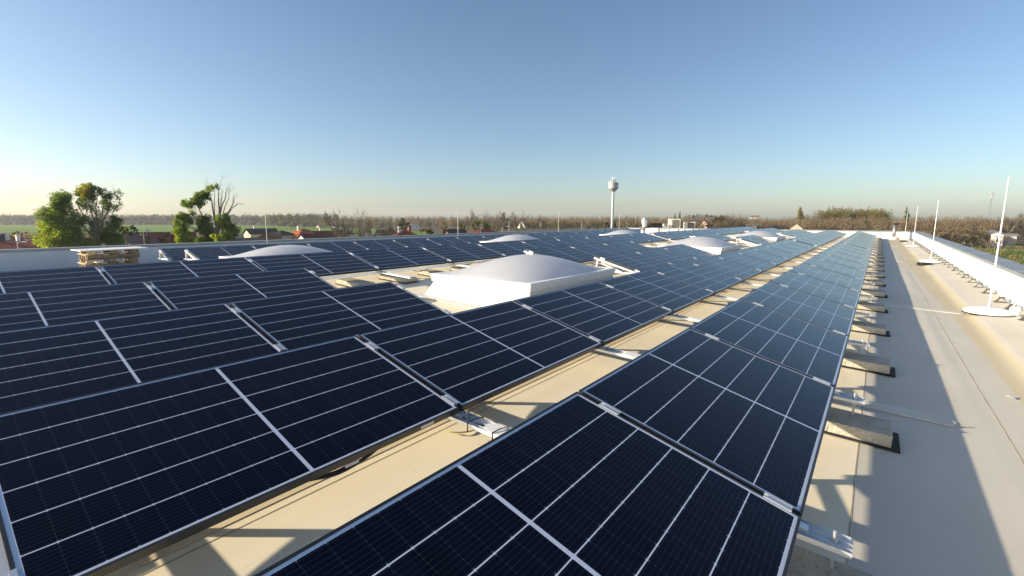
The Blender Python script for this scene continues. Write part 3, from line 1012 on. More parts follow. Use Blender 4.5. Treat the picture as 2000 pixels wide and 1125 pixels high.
# silver cowl with the insulated duct and its elbow, air-conditioning units
D1 = 34.0
q = at(1258, 450, D1)
zr0 = rz(q.x)
t = thing("ventilator", (q.x, q.y, zr0), "silver ventilator with bulging cowl left of the air-conditioning units", "ventilator")
def zz(py, D=D1): return at(1258, py, D).z - zr0
MB().lathe([(0.26, 0), (0.25, zz(449)), (0.19, zz(448)), (0.17, zz(444)), (0, zz(444))], 20).build("socket", M['steel'], t, smooth=True)
MB().lathe([(0, zz(446)), (0.15, zz(446)), (0.145, zz(440)), (0.21, zz(433.5)), (0.205, zz(431.5)), (0.13, zz(426.5)), (0.06, zz(425.2)), (0, zz(425.1))], 24).build("cowl", mat("bright_zinc", (0.78, 0.79, 0.80), 0.3, 0.5), t, smooth=True)
D2 = 36.0
t = thing("air_duct", tuple(at(1282, 447, D2)), "dark insulated air duct with silver elbow between the ventilator and the units", "duct")
o0 = at(1282, 447, D2)
def loc(px, py, D=D2): return at(px, py, D) - o0
MB().tube([loc(1264, 446), loc(1264, 442.5), loc(1267, 439.5), loc(1272, 439.5), loc(1294, 440.5)], 0.165, 16).build("insulation", mat("duct_insulation", (0.045, 0.038, 0.032), 0.85, var=0.3, vscale=8, bump=0.4, bscale=14), t, smooth=True)
MB().tube([loc(1293, 440.6), loc(1299, 440.6), loc(1302, 442), loc(1298, 446)], [0.17, 0.17, 0.16, 0.12], 14).build("elbow", M['galv'], t, smooth=True)
for xx in (1275, 1293):
    b0 = loc(xx, 443)
    MB().box(b0.x - 0.03, b0.x + 0.03, b0.y - 0.03, b0.y + 0.03, rz(o0.x) - o0.z, b0.z).build("stand", M['alu'], t)
def hvac(pl, pr, yt, yb_, D, label):
    a, b = at(pl, yb_, D), at(pr, yb_, D)
    w = (b - a).length
    h = (yb_ - yt) * m_per_px(D)
    c_ = (a + b) / 2
    t = thing("air_conditioner", (c_.x, c_.y, a.z), label, "air conditioner", "air-conditioning units on the far roof", rot=(0, 0, YAW - 0.25))
    d = w * 0.85
    MB().box(-w / 2, w / 2, 0, d, 0, h).build("housing", mat("cream_steel", (0.70, 0.67, 0.58), 0.5, var=0.04), t, bevel=0.012)
    mb = MB()
    x0, x1, z0, z1 = -w * 0.20, w * 0.41, h * 0.07, h * 0.90
    mb.box(x0, x1, -0.008, -0.001, z0, z1)
    gp = mb.build("coil_panel", mat("dark_coil", (0.07, 0.065, 0.055), 0.7), t)
    mb = MB()
    for i in range(9):
        x = x0 + (x1 - x0) * (i + 0.5) / 9
        mb.box(x - 0.006, x + 0.006, -0.018, -0.0085, z0, z1)
    for i in range(7):
        z = z0 + (z1 - z0) * (i + 0.5) / 7
        mb.box(x0, x1, -0.022, -0.0185, z - 0.006, z + 0.006)
    mb.build("grille", mat("grille_wire", (0.42, 0.40, 0.34), 0.6), t)
    fan = MB().lathe([(w * 0.32, h + 0.001), (w * 0.32, h + 0.04), (w * 0.27, h + 0.04), (w * 0.27, h + 0.001)], 24, (0, d / 2, 0), cap=False)
    fan.build("fan_ring", M['black'], t)
    zd = rz(c_.x) - a.z
    mb = MB()
    for sx in (-1, 1):
        for yy in (0.08, d - 0.08):
            mb.box(sx * (w / 2 - 0.08) - 0.03, sx * (w / 2 - 0.08) + 0.03, yy - 0.03, yy + 0.03, zd, -0.001)
    mb.build("foot", M['alu'], t)
hvac(1306, 1328, 427.5, 446.0, 36.0, "taller cream air-conditioning unit on the far roof")
hvac(1337, 1357, 433.5, 446.5, 36.5, "lower cream air-conditioning unit right of the taller one")
q = at(1275, 449, 33)
t = thing("step_stair", (q.x, q.y, rz(q.x)), "small white metal box on the roof below the insulated duct", "roof box")
MB().box(-0.45, 0.45, -0.2, 0.2, 0, q.z + 0.12 - rz(q.x)).build("body", M['whitepaint'], t, bevel=0.01)
# ------------------------------------------------------------------ ground and fields
M['soil'] = mat("open_ground", (0.115, 0.098, 0.055), 0.95, var=0.35, vscale=0.03, spec=0.05)
M['field'] = mat("young_crop", (0.12, 0.21, 0.03), 0.9, var=0.25, vscale=0.012, spec=0.05)
M['plough'] = mat("ploughed_earth", (0.15, 0.105, 0.075), 0.95, var=0.2, vscale=0.03, spec=0.05)
M['meadow'] = mat("meadow_grass", (0.115, 0.15, 0.032), 0.95, var=0.4, vscale=0.10, spec=0.05)


def sheet(name, pts, z, m, label=None):
    mb = MB()
    mb.add([Vector((p.x, p.y, z)) for p in pts], [tuple(range(len(pts)))])
    o = mb.build(name, m)
    o["kind"] = "structure"
    return o


GR = 1600.0
sheet("ground", [Vector((GR * math.cos(a), GR * math.sin(a), 0)) for a in [2 * math.pi * i / 48 for i in range(48)]], 0.0, M['soil'])
sheet("crop_field", [gnd(-500, 325), gnd(225, 330), gnd(470, 310), gnd(660, 255), gnd(740, 240), gnd(850, 235), gnd(850, 330), gnd(700, 470), gnd(560, 600), gnd(380, 680), gnd(-500, 690)], 0.03, M['field'])
sheet("ploughed_field", [gnd(-500, 215), gnd(260, 205), gnd(470, 245), gnd(470, 309), gnd(225, 329), gnd(-500, 324)], 0.03, M['plough'])
sheet("meadow", [gnd(1790, 80), gnd(2300, 60), gnd(2300, 142), gnd(1960, 150), gnd(1880, 150), gnd(1790, 155)], 0.03, M['meadow'])

# ------------------------------------------------------------------ plants
_rng = np.random.default_rng(7)


def unit(n, rng):
    v = rng.normal(size=(n, 3))
    return v / np.linalg.norm(v, axis=1, keepdims=True)


def leaf_quads(P, size, rng, cols, colvar=0.25, droop=0.3):
    """one bent leaf clump (quad) at each point"""
    n = len(P)
    a = unit(n, rng)
    a[:, 2] *= 0.7
    b = unit(n, rng)
    b -= a * np.sum(a * b, 1, keepdims=True)
    b /= np.linalg.norm(b, axis=1, keepdims=True)
    s = size * rng.uniform(0.55, 1.35, (n, 1))
    V = np.stack([P - a * s, P - b * s * 0.55, P + a * s, P + b * s * 0.55], 1).reshape(-1, 3)
    Fq = np.arange(4 * n).reshape(-1, 4)
    c = cols * (1 + rng.uniform(-colvar, colvar, (n, 1)))
    return V, Fq, np.repeat(c, 4, 0)


def clump_points(c, r, n, rng, hollow=0.55):
    d = unit(n, rng)
    rad = (hollow + (1 - hollow) * rng.random((n, 1))) ** 0.8
    return np.asarray(c) + d * rad * np.asarray(r)


def branch_tree(mb, base, h, rng, spread=0.5, levels=4, r0=0.18, up=0.25, stems=1, gnarl=0.16, first=0.3, nsub=(3, 4), taper=0.62, lean=(0, 0)):
    """recursive bare limbs as tapered tubes; returns the twig ends"""
    ends = []

    def grow(p, d, L, r, lev):
        n = 4 if lev < 2 else 3
        pts = [Vector(p)]
        dd = Vector(d)
        for i in range(n):
            dd = (dd + Vector(rng.normal(size=3)) * gnarl + Vector((0, 0, up * 0.25))).normalized()
            pts.append(pts[-1] + dd * (L / n))
        rads = [r * (1 - 0.5 * i / n) for i in range(n + 1)]
        if lev == levels: rads[-1] = r * 0.15
        mb.tube(pts, rads, 6 if lev == 0 else (5 if lev == 1 else 3), cap=False)
        if lev == levels:
            ends.append(pts[-1])
            return
        k = int(rng.integers(nsub[0], nsub[1] + 1))
        for i in range(k):
            tpos = 0.45 + 0.55 * (i + 0.5) / k
            idx = min(int(tpos * n), n - 1)
            q = pts[idx].lerp(pts[idx + 1], tpos * n - idx)
            axis = Vector(rng.normal(size=3))
            axis = (axis - dd * axis.dot(dd)).normalized()
            nd = (dd + axis * spread * rng.uniform(0.6, 1.25) + Vector((0, 0, up))).normalized()
            grow(q, nd, L * taper * rng.uniform(0.75, 1.15), r * 0.58, lev + 1)
        nd = (dd + Vector(rng.normal(size=3)) * 0.15).normalized()
        grow(pts[-1], nd, L * taper, r * 0.5, lev + 1)

    for s in range(stems):
        if stems == 1:
            d = Vector((lean[0], lean[1], 1)).normalized()
        else:
            a = 2 * math.pi * (s + 0.3 * rng.random()) / stems
            d = Vector((math.cos(a) * 0.33 + lean[0], math.sin(a) * 0.33 + lean[1], 1)).normalized()
        grow(Vector(base), d, h * first, r0, 0)
    return ends


def limb(mb, pts, r0, r1, n=6):
    k = len(pts)
    mb.tube(pts, [r0 + (r1 - r0) * i / (k - 1) for i in range(k)], n, cap=False)


def screen_tree(name, label, px0, D, clumps, limbs, leafsize, density, seed, cat="tree", group=None, bark='bark', twigs=None, grow=1.0):
    """a tree from clumps given as (px, py, radius px, density, colour, depth shift); limbs as polylines of (px, py, depth shift) with radii"""
    rng = np.random.default_rng(seed)
    o = gnd(px0, D)
    t = thing(name, o, label, cat, group)
    mpp = m_per_px(D)
    o3 = np.array(o)
    fx = np.array([-math.sin(YAW), math.cos(YAW), 0])
    VV, FF, CC, off = [], [], [], 0
    for (px, py, r, dens, col, ds) in clumps:
        c = np.array(at(px, py, D)) - o3 + fx * ds
        rr = r * mpp * grow
        n = int(dens * density * (rr ** 2))
        # uneven outline: the clump is made of small puffs
        npuff = max(6, int(14 * rr))
        centers = clump_points(c, (rr * 0.72, rr * 0.72, rr * 0.72), npuff, rng, 0.3)
        who = rng.integers(0, npuff, n)
        pr_ = rr * rng.uniform(0.25, 0.5, npuff)
        d = unit(n, rng)
        P = centers[who] + d * (pr_[who] * rng.random(n) ** 0.5)[:, None]
        P = P[P[:, 2] > 0.2]
        tone = rng.uniform(0.75, 1.25, npuff)[who][:len(P)][:, None]
        v, f_, cc = leaf_quads(P, leafsize, rng, np.array(col)[None, :] * tone)
        VV.append(v); FF.append(f_ + off); CC.append(cc); off += len(v)
    mb = MB()
    for (pts, ra, rb_) in limbs:
        q = [Vector(np.array(at(a[0], a[1], D)) - o3 + fx * (a[2] if len(a) > 2 else 0)) for a in pts]
        # subdivide with a little wander
        dense = [q[0]]
        for a, b in zip(q[:-1], q[1:]):
            for s in (0.5, 1.0):
                p = a.lerp(b, s)
                if s < 1: p = p + Vector(rng.normal(size=3)) * (b - a).length * 0.04
                dense.append(p)
        limb(mb, dense, ra, rb_, 6)
        if twigs:
            for i in range(twigs):
                k = int(rng.integers(len(dense) // 3, len(dense)))
                p = dense[k - 1].lerp(dense[k], rng.random()) if k > 0 else dense[k]
                d = (dense[k] - dense[k - 1]).normalized()
                L = (dense[-1] - dense[0]).length * rng.uniform(0.12, 0.26)
                axis = Vector(rng.normal(size=3))
                nd = (d + axis * 0.45 + Vector((0, 0, 0.25))).normalized()
                p2 = p + nd * L
                rad = max(rb_ * 0.8, 0.012)
                mb.tube([p, p.lerp(p2, .5) + Vector(rng.normal(size=3)) * L * .06, p2], [rad, rad * .7, rad * .3], 3, cap=False)
                for j in range(3):
                    s = rng.uniform(0.3, 0.95)
                    q0 = p.lerp(p2, s)
                    nd2 = (nd + Vector(rng.normal(size=3)) * 0.5).normalized()
                    mb.tube([q0, q0 + nd2 * L * 0.45], [rad * .55, rad * .2], 3, cap=False)
    mb.build("trunk", M[bark], t, smooth=True)
    if VV:
        mesh_np("crown", np.concatenate(VV), np.concatenate(FF), M['leaf'], np.concatenate(CC), parent=t)
    return t


G1, G2, G3, G4 = (0.17, 0.25, 0.03), (0.115, 0.18, 0.025), (0.24, 0.30, 0.03), (0.25, 0.25, 0.04)
screen_tree("broadleaf_tree", "large bright green tree rising behind the wooden pallets, its right top thinly leaved", 191, 65, [
    (122, 388, 15, 1.3, G2, 0), (110, 404, 14, 1.1, G1, 1), (132, 402, 13, 1.2, G2, -1), (103, 424, 15, 1.1, G1, 0.5), (124, 424, 18, 1.2, G1, -1.5),
    (100, 446, 15, 1.1, G3, -0.5), (103, 466, 16, 1.2, G3, -1), (128, 448, 18, 1.1, G1, -1.5), (130, 468, 18, 1.2, G3, -2), (150, 428, 16, 1.0, G1, 0),
    (152, 452, 18, 1.1, G1, -1), (158, 470, 18, 1.2, G3, -2), (174, 374, 14, 1.2, G4, 0), (165, 382, 12, 0.9, G1, 0.5), (151, 380, 10, 1.0, G2, 0.5),
    (150, 398, 12, 0.35, G1, 1), (172, 400, 15, 0.28, G1, 0), (186, 372, 8, 0.7, G1, 0), (199, 380, 10, 0.9, G2, 0.5), (207, 392, 10, 0.45, G2, 0),
    (217, 380, 11, 0.25, G2, 0.8), (218, 402, 14, 0.30, G2, 0), (192, 408, 14, 0.2, G1, 0.5), (221, 432, 11, 1.0, G2, 0.5), (222, 450, 12, 1.1, G2, 0),
    (205, 462, 15, 1.2, G2, 1), (180, 458, 17, 1.0, G1, 1.5), (170, 436, 13, 0.7, G1, 1.5), (205, 440, 10, 0.4, G1, 1), (214, 474, 16, 1.2, G1, 1), (178, 478, 16, 1.1, G3, 0), (112, 484, 18, 1.0, G3, 0), (145, 488, 20, 1.0, G3, 0)],
    [([(190, 545), (190, 478), (190, 462)], 0.34, 0.28), ([(190, 464), (186, 440), (178, 415), (168, 385, .4)], 0.20, 0.03), ([(190, 464), (188, 430), (187, 405), (190, 375)], 0.17, 0.03),
     ([(190, 466), (196, 445), (206, 420), (219, 396)], 0.2, 0.03), ([(190, 466), (200, 452), (212, 440), (224, 425)], 0.15, 0.03), ([(187, 455), (176, 440), (160, 415), (150, 395)], 0.14, 0.03),
     ([(196, 445), (200, 420), (203, 395), (207, 378)], 0.09, 0.02), ([(190, 468), (175, 455), (150, 430), (125, 400)], 0.16, 0.03), ([(206, 420), (214, 400), (222, 380), (223, 372)], 0.07, 0.02),
     ([(188, 430), (182, 408), (176, 390)], 0.07, 0.02), ([(206, 420), (222, 412), (236, 408), (240, 405)], 0.05, 0.012), ([(178, 470), (150, 460), (120, 440)], 0.12, 0.03)],
    0.115, 950, 21, twigs=7, grow=1.42)
screen_tree("broadleaf_tree", "half bare green tree with fan of leafless limbs, left of the village houses", 424, 66, [
    (388, 388, 12, 1.5, G2, 0), (398, 382, 9, 1.3, G2, 0.5), (378, 396, 9, 1.1, G1, 0), (363, 400, 9, 0.9, G1, 0), (407, 368, 9, 0.6, G1, 0), (419, 366, 7, 0.5, G1, 0), (393, 402, 7, 0.8, G2, 0),
    (359, 424, 11, 1.2, G1, -0.5), (353, 440, 10, 1.1, G3, -0.5), (368, 430, 9, 1.2, G1, 0), (361, 448, 12, 1.2, G1, -1), (366, 464, 13, 1.2, G3, -1), (352, 468, 10, 1.0, G3, 0), (372, 478, 12, 1.0, G3, 0),
    (396, 430, 11, 1.5, G2, 0), (402, 446, 13, 1.6, G2, 0.5), (410, 462, 14, 1.6, G2, 0.5), (420, 474, 14, 1.4, G2, 0), (398, 470, 12, 1.0, G1, -1), (432, 428, 9, 0.7, G1, 0), (441, 422, 7, 0.7, G2, 0),
    (440, 440, 11, 1.0, G1, 0.5), (452, 446, 10, 1.1, G2, 0.5), (448, 460, 11, 1.1, G1, 0), (436, 466, 12, 1.0, G3, -1), (420, 440, 9, 0.5, G1, 1), (384, 452, 9, 0.5, G1, 1), (378, 414, 8, 0.4, G1, 0)],
    [([(424, 545), (424, 480), (423, 462)], 0.36, 0.28), ([(423, 465), (422, 440), (416, 410), (409, 380), (405, 366)], 0.17, 0.02), ([(423, 465), (427, 435), (428, 405), (427, 380), (430, 363)], 0.17, 0.018),
     ([(425, 462), (427, 430), (434, 400), (441, 376), (444, 366)], 0.13, 0.015), ([(429, 468), (436, 444), (444, 420), (455, 398), (456, 380)], 0.17, 0.015), ([(444, 420), (455, 405), (466, 396), (471, 400)], 0.07, 0.012),
     ([(424, 450), (419, 415), (419, 385), (416, 368)], 0.09, 0.014), ([(428, 420), (433, 390), (436, 368)], 0.07, 0.012), ([(421, 458), (400, 430), (390, 410), (386, 392)], 0.14, 0.03), ([(412, 452), (392, 440), (375, 420), (364, 404)], 0.11, 0.02),
     ([(436, 444), (436, 415), (447, 388), (449, 368)], 0.08, 0.012), ([(420, 465), (395, 455), (375, 445)], 0.10, 0.03)],
    0.115, 950, 22, twigs=9, grow=1.42)
OL, YG, BR, PB = (0.075, 0.085, 0.025), (0.17, 0.155, 0.03), (0.17, 0.10, 0.05), (0.15, 0.115, 0.075)
screen_tree("spreading_tree", "flat-topped sparse green tree above the white gable behind the pallets", 249, 62, [
    (238, 444, 6, 0.8, OL, 0), (248, 448, 6, 0.6, G2, 0), (258, 446, 7, 0.9, OL, 0), (242, 454, 6, 0.6, OL, 0), (256, 455, 6, 0.6, OL, 0), (266, 451, 5, 0.5, OL, 0), (233, 450, 5, 0.6, OL, 0)],
    [([(249, 520), (249, 470), (248, 460)], 0.12, 0.09), ([(248, 460), (242, 453), (235, 446)], 0.06, 0.02), ([(248, 461), (255, 454), (264, 449)], 0.06, 0.02), ([(248, 460), (248, 450), (252, 443)], 0.05, 0.015)], 0.15, 620, 23, twigs=6)


def shrub(px, ytop, ybot, D, wpx, col, seed, label, name="bush", cat="bush", dens=1.0, ls=None, group=None, bare=False):
    r = wpx / 2
    rng = random.Random(seed)
    cl = []
    n = max(5, int((ybot - ytop) * wpx / 60))
    for i in range(n):
        u = rng.uniform(-1, 1)
        v = rng.uniform(0, 1)
        wv = math.sqrt(max(0.05, 1 - (1.35 * v - 0.5) ** 2))
        cl.append((px + u * r * 0.75 * wv, ybot - (ybot - ytop) * (0.1 + 0.78 * v), max(2.2, min(r, (ybot - ytop) / 2) * 0.42), dens, tuple(c * rng.uniform(0.8, 1.2) for c in col), rng.uniform(-1, 1) * r * m_per_px(D) * 0.6))
    mpp = m_per_px(D)
    lb_ = [([(px, ybot + 14), (px, ybot), (px + rng.uniform(-.1, .1) * r, ytop + (ybot - ytop) * 0.35)], max(0.05, 0.5 * mpp), 0.02)]
    for i in range(5):
        lb_.append(([(px, ybot + 2), (px + rng.uniform(-.5, .5) * r, (ytop + ybot) / 2), (px + rng.uniform(-.8, .8) * r, ytop + (ybot - ytop) * 0.15)], max(0.03, 0.3 * mpp), 0.012))
    return screen_tree(name, label, px, D, cl, lb_, ls or max(0.15, 1.1 * mpp), 14.0 / (ls or max(0.15, 1.1 * mpp)) ** 2, seed, cat, group, twigs=4)


shrub(40, 450, 470, 125, 34, YG, 31, "soft yellow-green round tree above the red roofs at the left edge", "round_tree", "tree", 0.8)
shrub(289, 459, 476, 66, 26, BR, 32, "brownish bare bush before the maroon roof, left of the other bush", "bare_bush", dens=0.35)
shrub(322, 452, 476, 66, 26, (0.16, 0.105, 0.045), 33, "taller russet bare bush before the maroon roof, left of the half bare tree", "bare_bush", dens=0.35)
shrub(717, 438, 462, 128, 20, (0.17, 0.115, 0.05), 34, "tawny bush between the tall bare tree and the birch", "russet_tree", "tree", 0.5)
shrub(761, 438, 460, 122, 14, (0.19, 0.12, 0.045), 35, "orange-brown slim bush left of the maroon roof with chimneys", "russet_tree", "tree", 0.7)
shrub(788, 426, 452, 165, 26, (0.085, 0.095, 0.05), 36, "grey-green feathery tree behind the maroon roof with chimneys", "feathery_tree", "tree", 0.6)
shrub(835, 436, 460, 125, 30, (0.125, 0.095, 0.04), 37, "brown and yellow thicket left of the yellow willow", "thicket", "bush", 0.5)
shrub(866, 432, 458, 128, 18, (0.235, 0.175, 0.02), 38, "golden yellow willow left of the second lightning rod", "willow", "tree", 0.8)
shrub(905, 432, 452, 140, 24, (0.15, 0.17, 0.02), 39, "lime green bush just right of the second left lightning rod", "bush", dens=0.8)
shrub(930, 429, 452, 138, 24, (0.17, 0.185, 0.018), 40, "brightest lime green bush above the brick red roof", "bush", dens=0.9)
shrub(950, 430, 452, 138, 22, (0.16, 0.19, 0.022), 41, "lime green bush right above the dark end of the brick red roof", "bush", dens=0.9)
shrub(968, 432, 451, 136, 18, (0.17, 0.19, 0.03), 42, "lime green bush at the right end of the lime row", "bush", dens=0.9)
shrub(984, 412, 450, 150, 17, (0.105, 0.105, 0.045), 43, "tall olive tree with upswept twigs right of the lime bushes", "upright_tree", "tree", 0.55)
shrub(1052, 428, 447, 190, 44, (0.115, 0.10, 0.05), 44, "wide olive-brown tree right of the white excavator boom", "thicket", "tree", 0.55)
shrub(1097, 433, 447, 185, 22, (0.14, 0.15, 0.03), 45, "yellow-green bush behind the third left lightning rod", "bush", dens=0.7)
shrub(1128, 434, 446, 185, 20, (0.125, 0.13, 0.035), 46, "olive yellow bush left of the two black pipes", "bush", dens=0.7)
shrub(1174, 430, 445, 190, 15, (0.13, 0.165, 0.03), 47, "light green tree left of the dark green one under the tower", "leafy_tree", "tree", 0.9)
shrub(1187, 425, 445, 192, 12, (0.035, 0.06, 0.016), 48, "dark green tree close left of the water tower shaft", "dark_tree", "tree", 1.3)
screen_tree("conifer", "dark conical conifer close right of the water tower shaft", 1200.5, 195, [(1201, 444, 4.5, 2, (.018, .032, .012), 0), (1200.5, 439, 3.6, 2, (.018, .032, .012), 0), (1200, 434, 2.6, 2, (.018, .032, .012), 0), (1199.5, 430, 1.6, 2, (.018, .032, .012), 0)],
            [([(1200.5, 470), (1200, 430)], 0.15, 0.04)], 0.22, 260, 49)
shrub(1222, 434, 446, 200, 24, (0.13, 0.13, 0.03), 50, "yellow-green bush right of the water tower before the ventilator", "bush", dens=0.7)
shrub(1372, 432, 446, 170, 26, (0.11, 0.125, 0.03), 51, "olive green bush right of the lower air-conditioning unit", "bush", dens=0.7)
shrub(1403, 422, 445, 165, 34, (0.125, 0.10, 0.04), 52, "brown-green rounded tree below the bare tops right of the units", "round_tree", "tree", 0.55)
def poplar(px, ytop, ybot, D, wpx, col, seed, label):
    cl, r_ = [], random.Random(seed)
    n = 11
    for i in range(n):
        s = i / (n - 1)
        w = wpx / 2 * (0.55 + 0.5 * math.sin(math.pi * min(1, 0.15 + s * 0.8))) * (1 - 0.55 * s ** 3)
        for q in (-1, 1):
            cl.append((px + q * w * 0.42 + r_.uniform(-.2, .2) * w, ybot - (ybot - ytop) * (0.04 + 0.90 * s), w * 0.75, 1.0, tuple(c * r_.uniform(.8, 1.2) for c in col), r_.uniform(-.4, .4) * w * m_per_px(D)))
    ls = max(0.2, 0.8 * m_per_px(D))
    return screen_tree("poplar", label, px, D, cl, [([(px, ybot + 15), (px, ytop + 2)], 0.25, 0.04)], ls, 9.0 / ls ** 2, seed, "tree", "poplars above the woods")
poplar(1318, 415, 438, 420, 5.0, (0.13, 0.14, 0.06), 53, "shorter slim poplar behind the air-conditioning units")
poplar(1328, 410, 438, 420, 5.5, (0.13, 0.14, 0.06), 54, "taller slim poplar behind the air-conditioning units")
poplar(1563, 402, 438, 240, 13, (0.26, 0.27, 0.13), 55, "pale green poplar left of the evergreen wood")
poplar(1771, 401, 438, 240, 9, (0.15, 0.19, 0.075), 56, "slim dark poplar above the brown wood near the far rods")
shrub(1898, 455, 480, 150, 22, (0.12, 0.095, 0.045), 57, "brown scrubby bush in front of the dark shed beyond the right parapet", "scrub", "bush", 0.5)
shrub(1921, 470, 487, 142, 26, (0.10, 0.095, 0.04), 58, "olive scrub on the meadow edge left of the white shed", "scrub", "bush", 0.45)
shrub(1943, 468, 489, 138, 9, (0.09, 0.075, 0.04), 59, "small bare tree on the meadow before the white shed", "bare_bush", "bush", 0.25)
shrub(1880, 462, 482, 155, 24, (0.105, 0.10, 0.045), 65, "greenish brown scrub before the wood at the meadow's left end", "scrub", "bush", 0.5)


def bare(px, ytop, ybot, D, seed, label, spread=0.5, stems=1, name="bare_tree", r=None, twigcol=None, leaf=0.0, levels=4, lean=(0, 0), first=0.32, up=0.22, bark='bark', group=None):
    rng = np.random.default_rng(seed)
    o = gnd(px, D)
    H = at(px, ytop, D).z
    t = thing(name, o, label, "tree", group)
    mb = MB()
    ends = branch_tree(mb, (0, 0, 0), H * 0.92, rng, spread, levels, r or H * 0.017, up, stems, first=first, lean=lean)
    top = max(v[2] for v in mb.v)
    s = H / top
    mb.v = [(v[0] * s, v[1] * s, v[2] * s) for v in mb.v]
    mb.build("trunk", M[bark], t, smooth=True)
    if leaf > 0:
        E_ = np.array([[e.x * s, e.y * s, e.z * s] for e in ends])
        k = int(max(1, leaf))
        P = np.repeat(E_, k, 0) + rng.normal(size=(len(E_) * k, 3)) * H * 0.02
        v, f_, c = leaf_quads(P, max(0.10, 0.55 * m_per_px(D)), rng, np.array(twigcol)[None, :] * np.ones((len(P), 1)))
        mesh_np("crown", v, f_, M['leaf'], c, parent=t)
    return t


bare(696, 404, 462, 105, 61, "tall leafless tree with open forked limbs left of the birch", 0.5, 2, r=0.17, lean=(0.0, 0.0))
bare(733, 401, 462, 108, 62, "pale-barked birch with thin yellowish twigs before the far wood", 0.55, 1, "birch", 0.11, (0.20, 0.17, 0.07), 1, bark='palebark', first=0.55, up=0.35)
bare(707, 415, 462, 112, 66, "smaller leafless tree crowding the birch from the left", 0.6, 2, r=0.09, twigcol=(.16, .11, .05), leaf=1)
bare(903, 404, 450, 210, 63, "lone leafless treetop right of the second left lightning rod", 0.5, 1, r=0.16, first=0.5)
bare(941, 408, 450, 240, 64, "wide leafless treetop above the lime green bushes", 0.75, 2, r=0.14, first=0.45)
bare(955, 414, 450, 245, 67, "small leafless treetop right above the lime green bushes", 0.6, 1, r=0.13, first=0.5)
bare(992, 406, 450, 155, 68, "tall leafless tree behind the olive upright tree", 0.6, 2, r=0.14, first=0.4)
bare(1006, 416, 450, 175, 69, "short leafless tree above the white excavator boom", 0.55, 1, r=0.1)
bare(1054, 416, 447, 230, 70, "leafless treetop left of the third lightning rod", 0.6, 1, r=0.14, first=0.5)
bare(1418, 413, 446, 165, 71, "leafless tree with domed brown crown right of the air-conditioning units", 0.8, 3, r=0.14, twigcol=(.15, .10, .055), leaf=2)
bare(1435, 418, 446, 172, 72, "lower leafless tree right of the domed leafless crown", 0.8, 3, r=0.12, twigcol=(.15, .10, .055), leaf=2)
bare(1590, 404, 440, 235, 73, "faint leafless tree between the pale poplar and the evergreen wood", 0.75, 2, r=0.13, twigcol=(.17, .14, .10), leaf=1)
bare(1983, 413, 470, 190, 74, "spreading bare tree at the right edge beyond the meadow", 0.8, 3, r=0.2, twigcol=(.085, .065, .05), leaf=2)
bare(1965, 450, 488, 125, 75, "slender bare tree on the meadow at the right edge", 0.6, 2, r=0.07)
bare(1936, 462, 492, 128, 77, "little bare tree on the meadow left of the tall lightning rod", 0.6, 2, r=0.06)


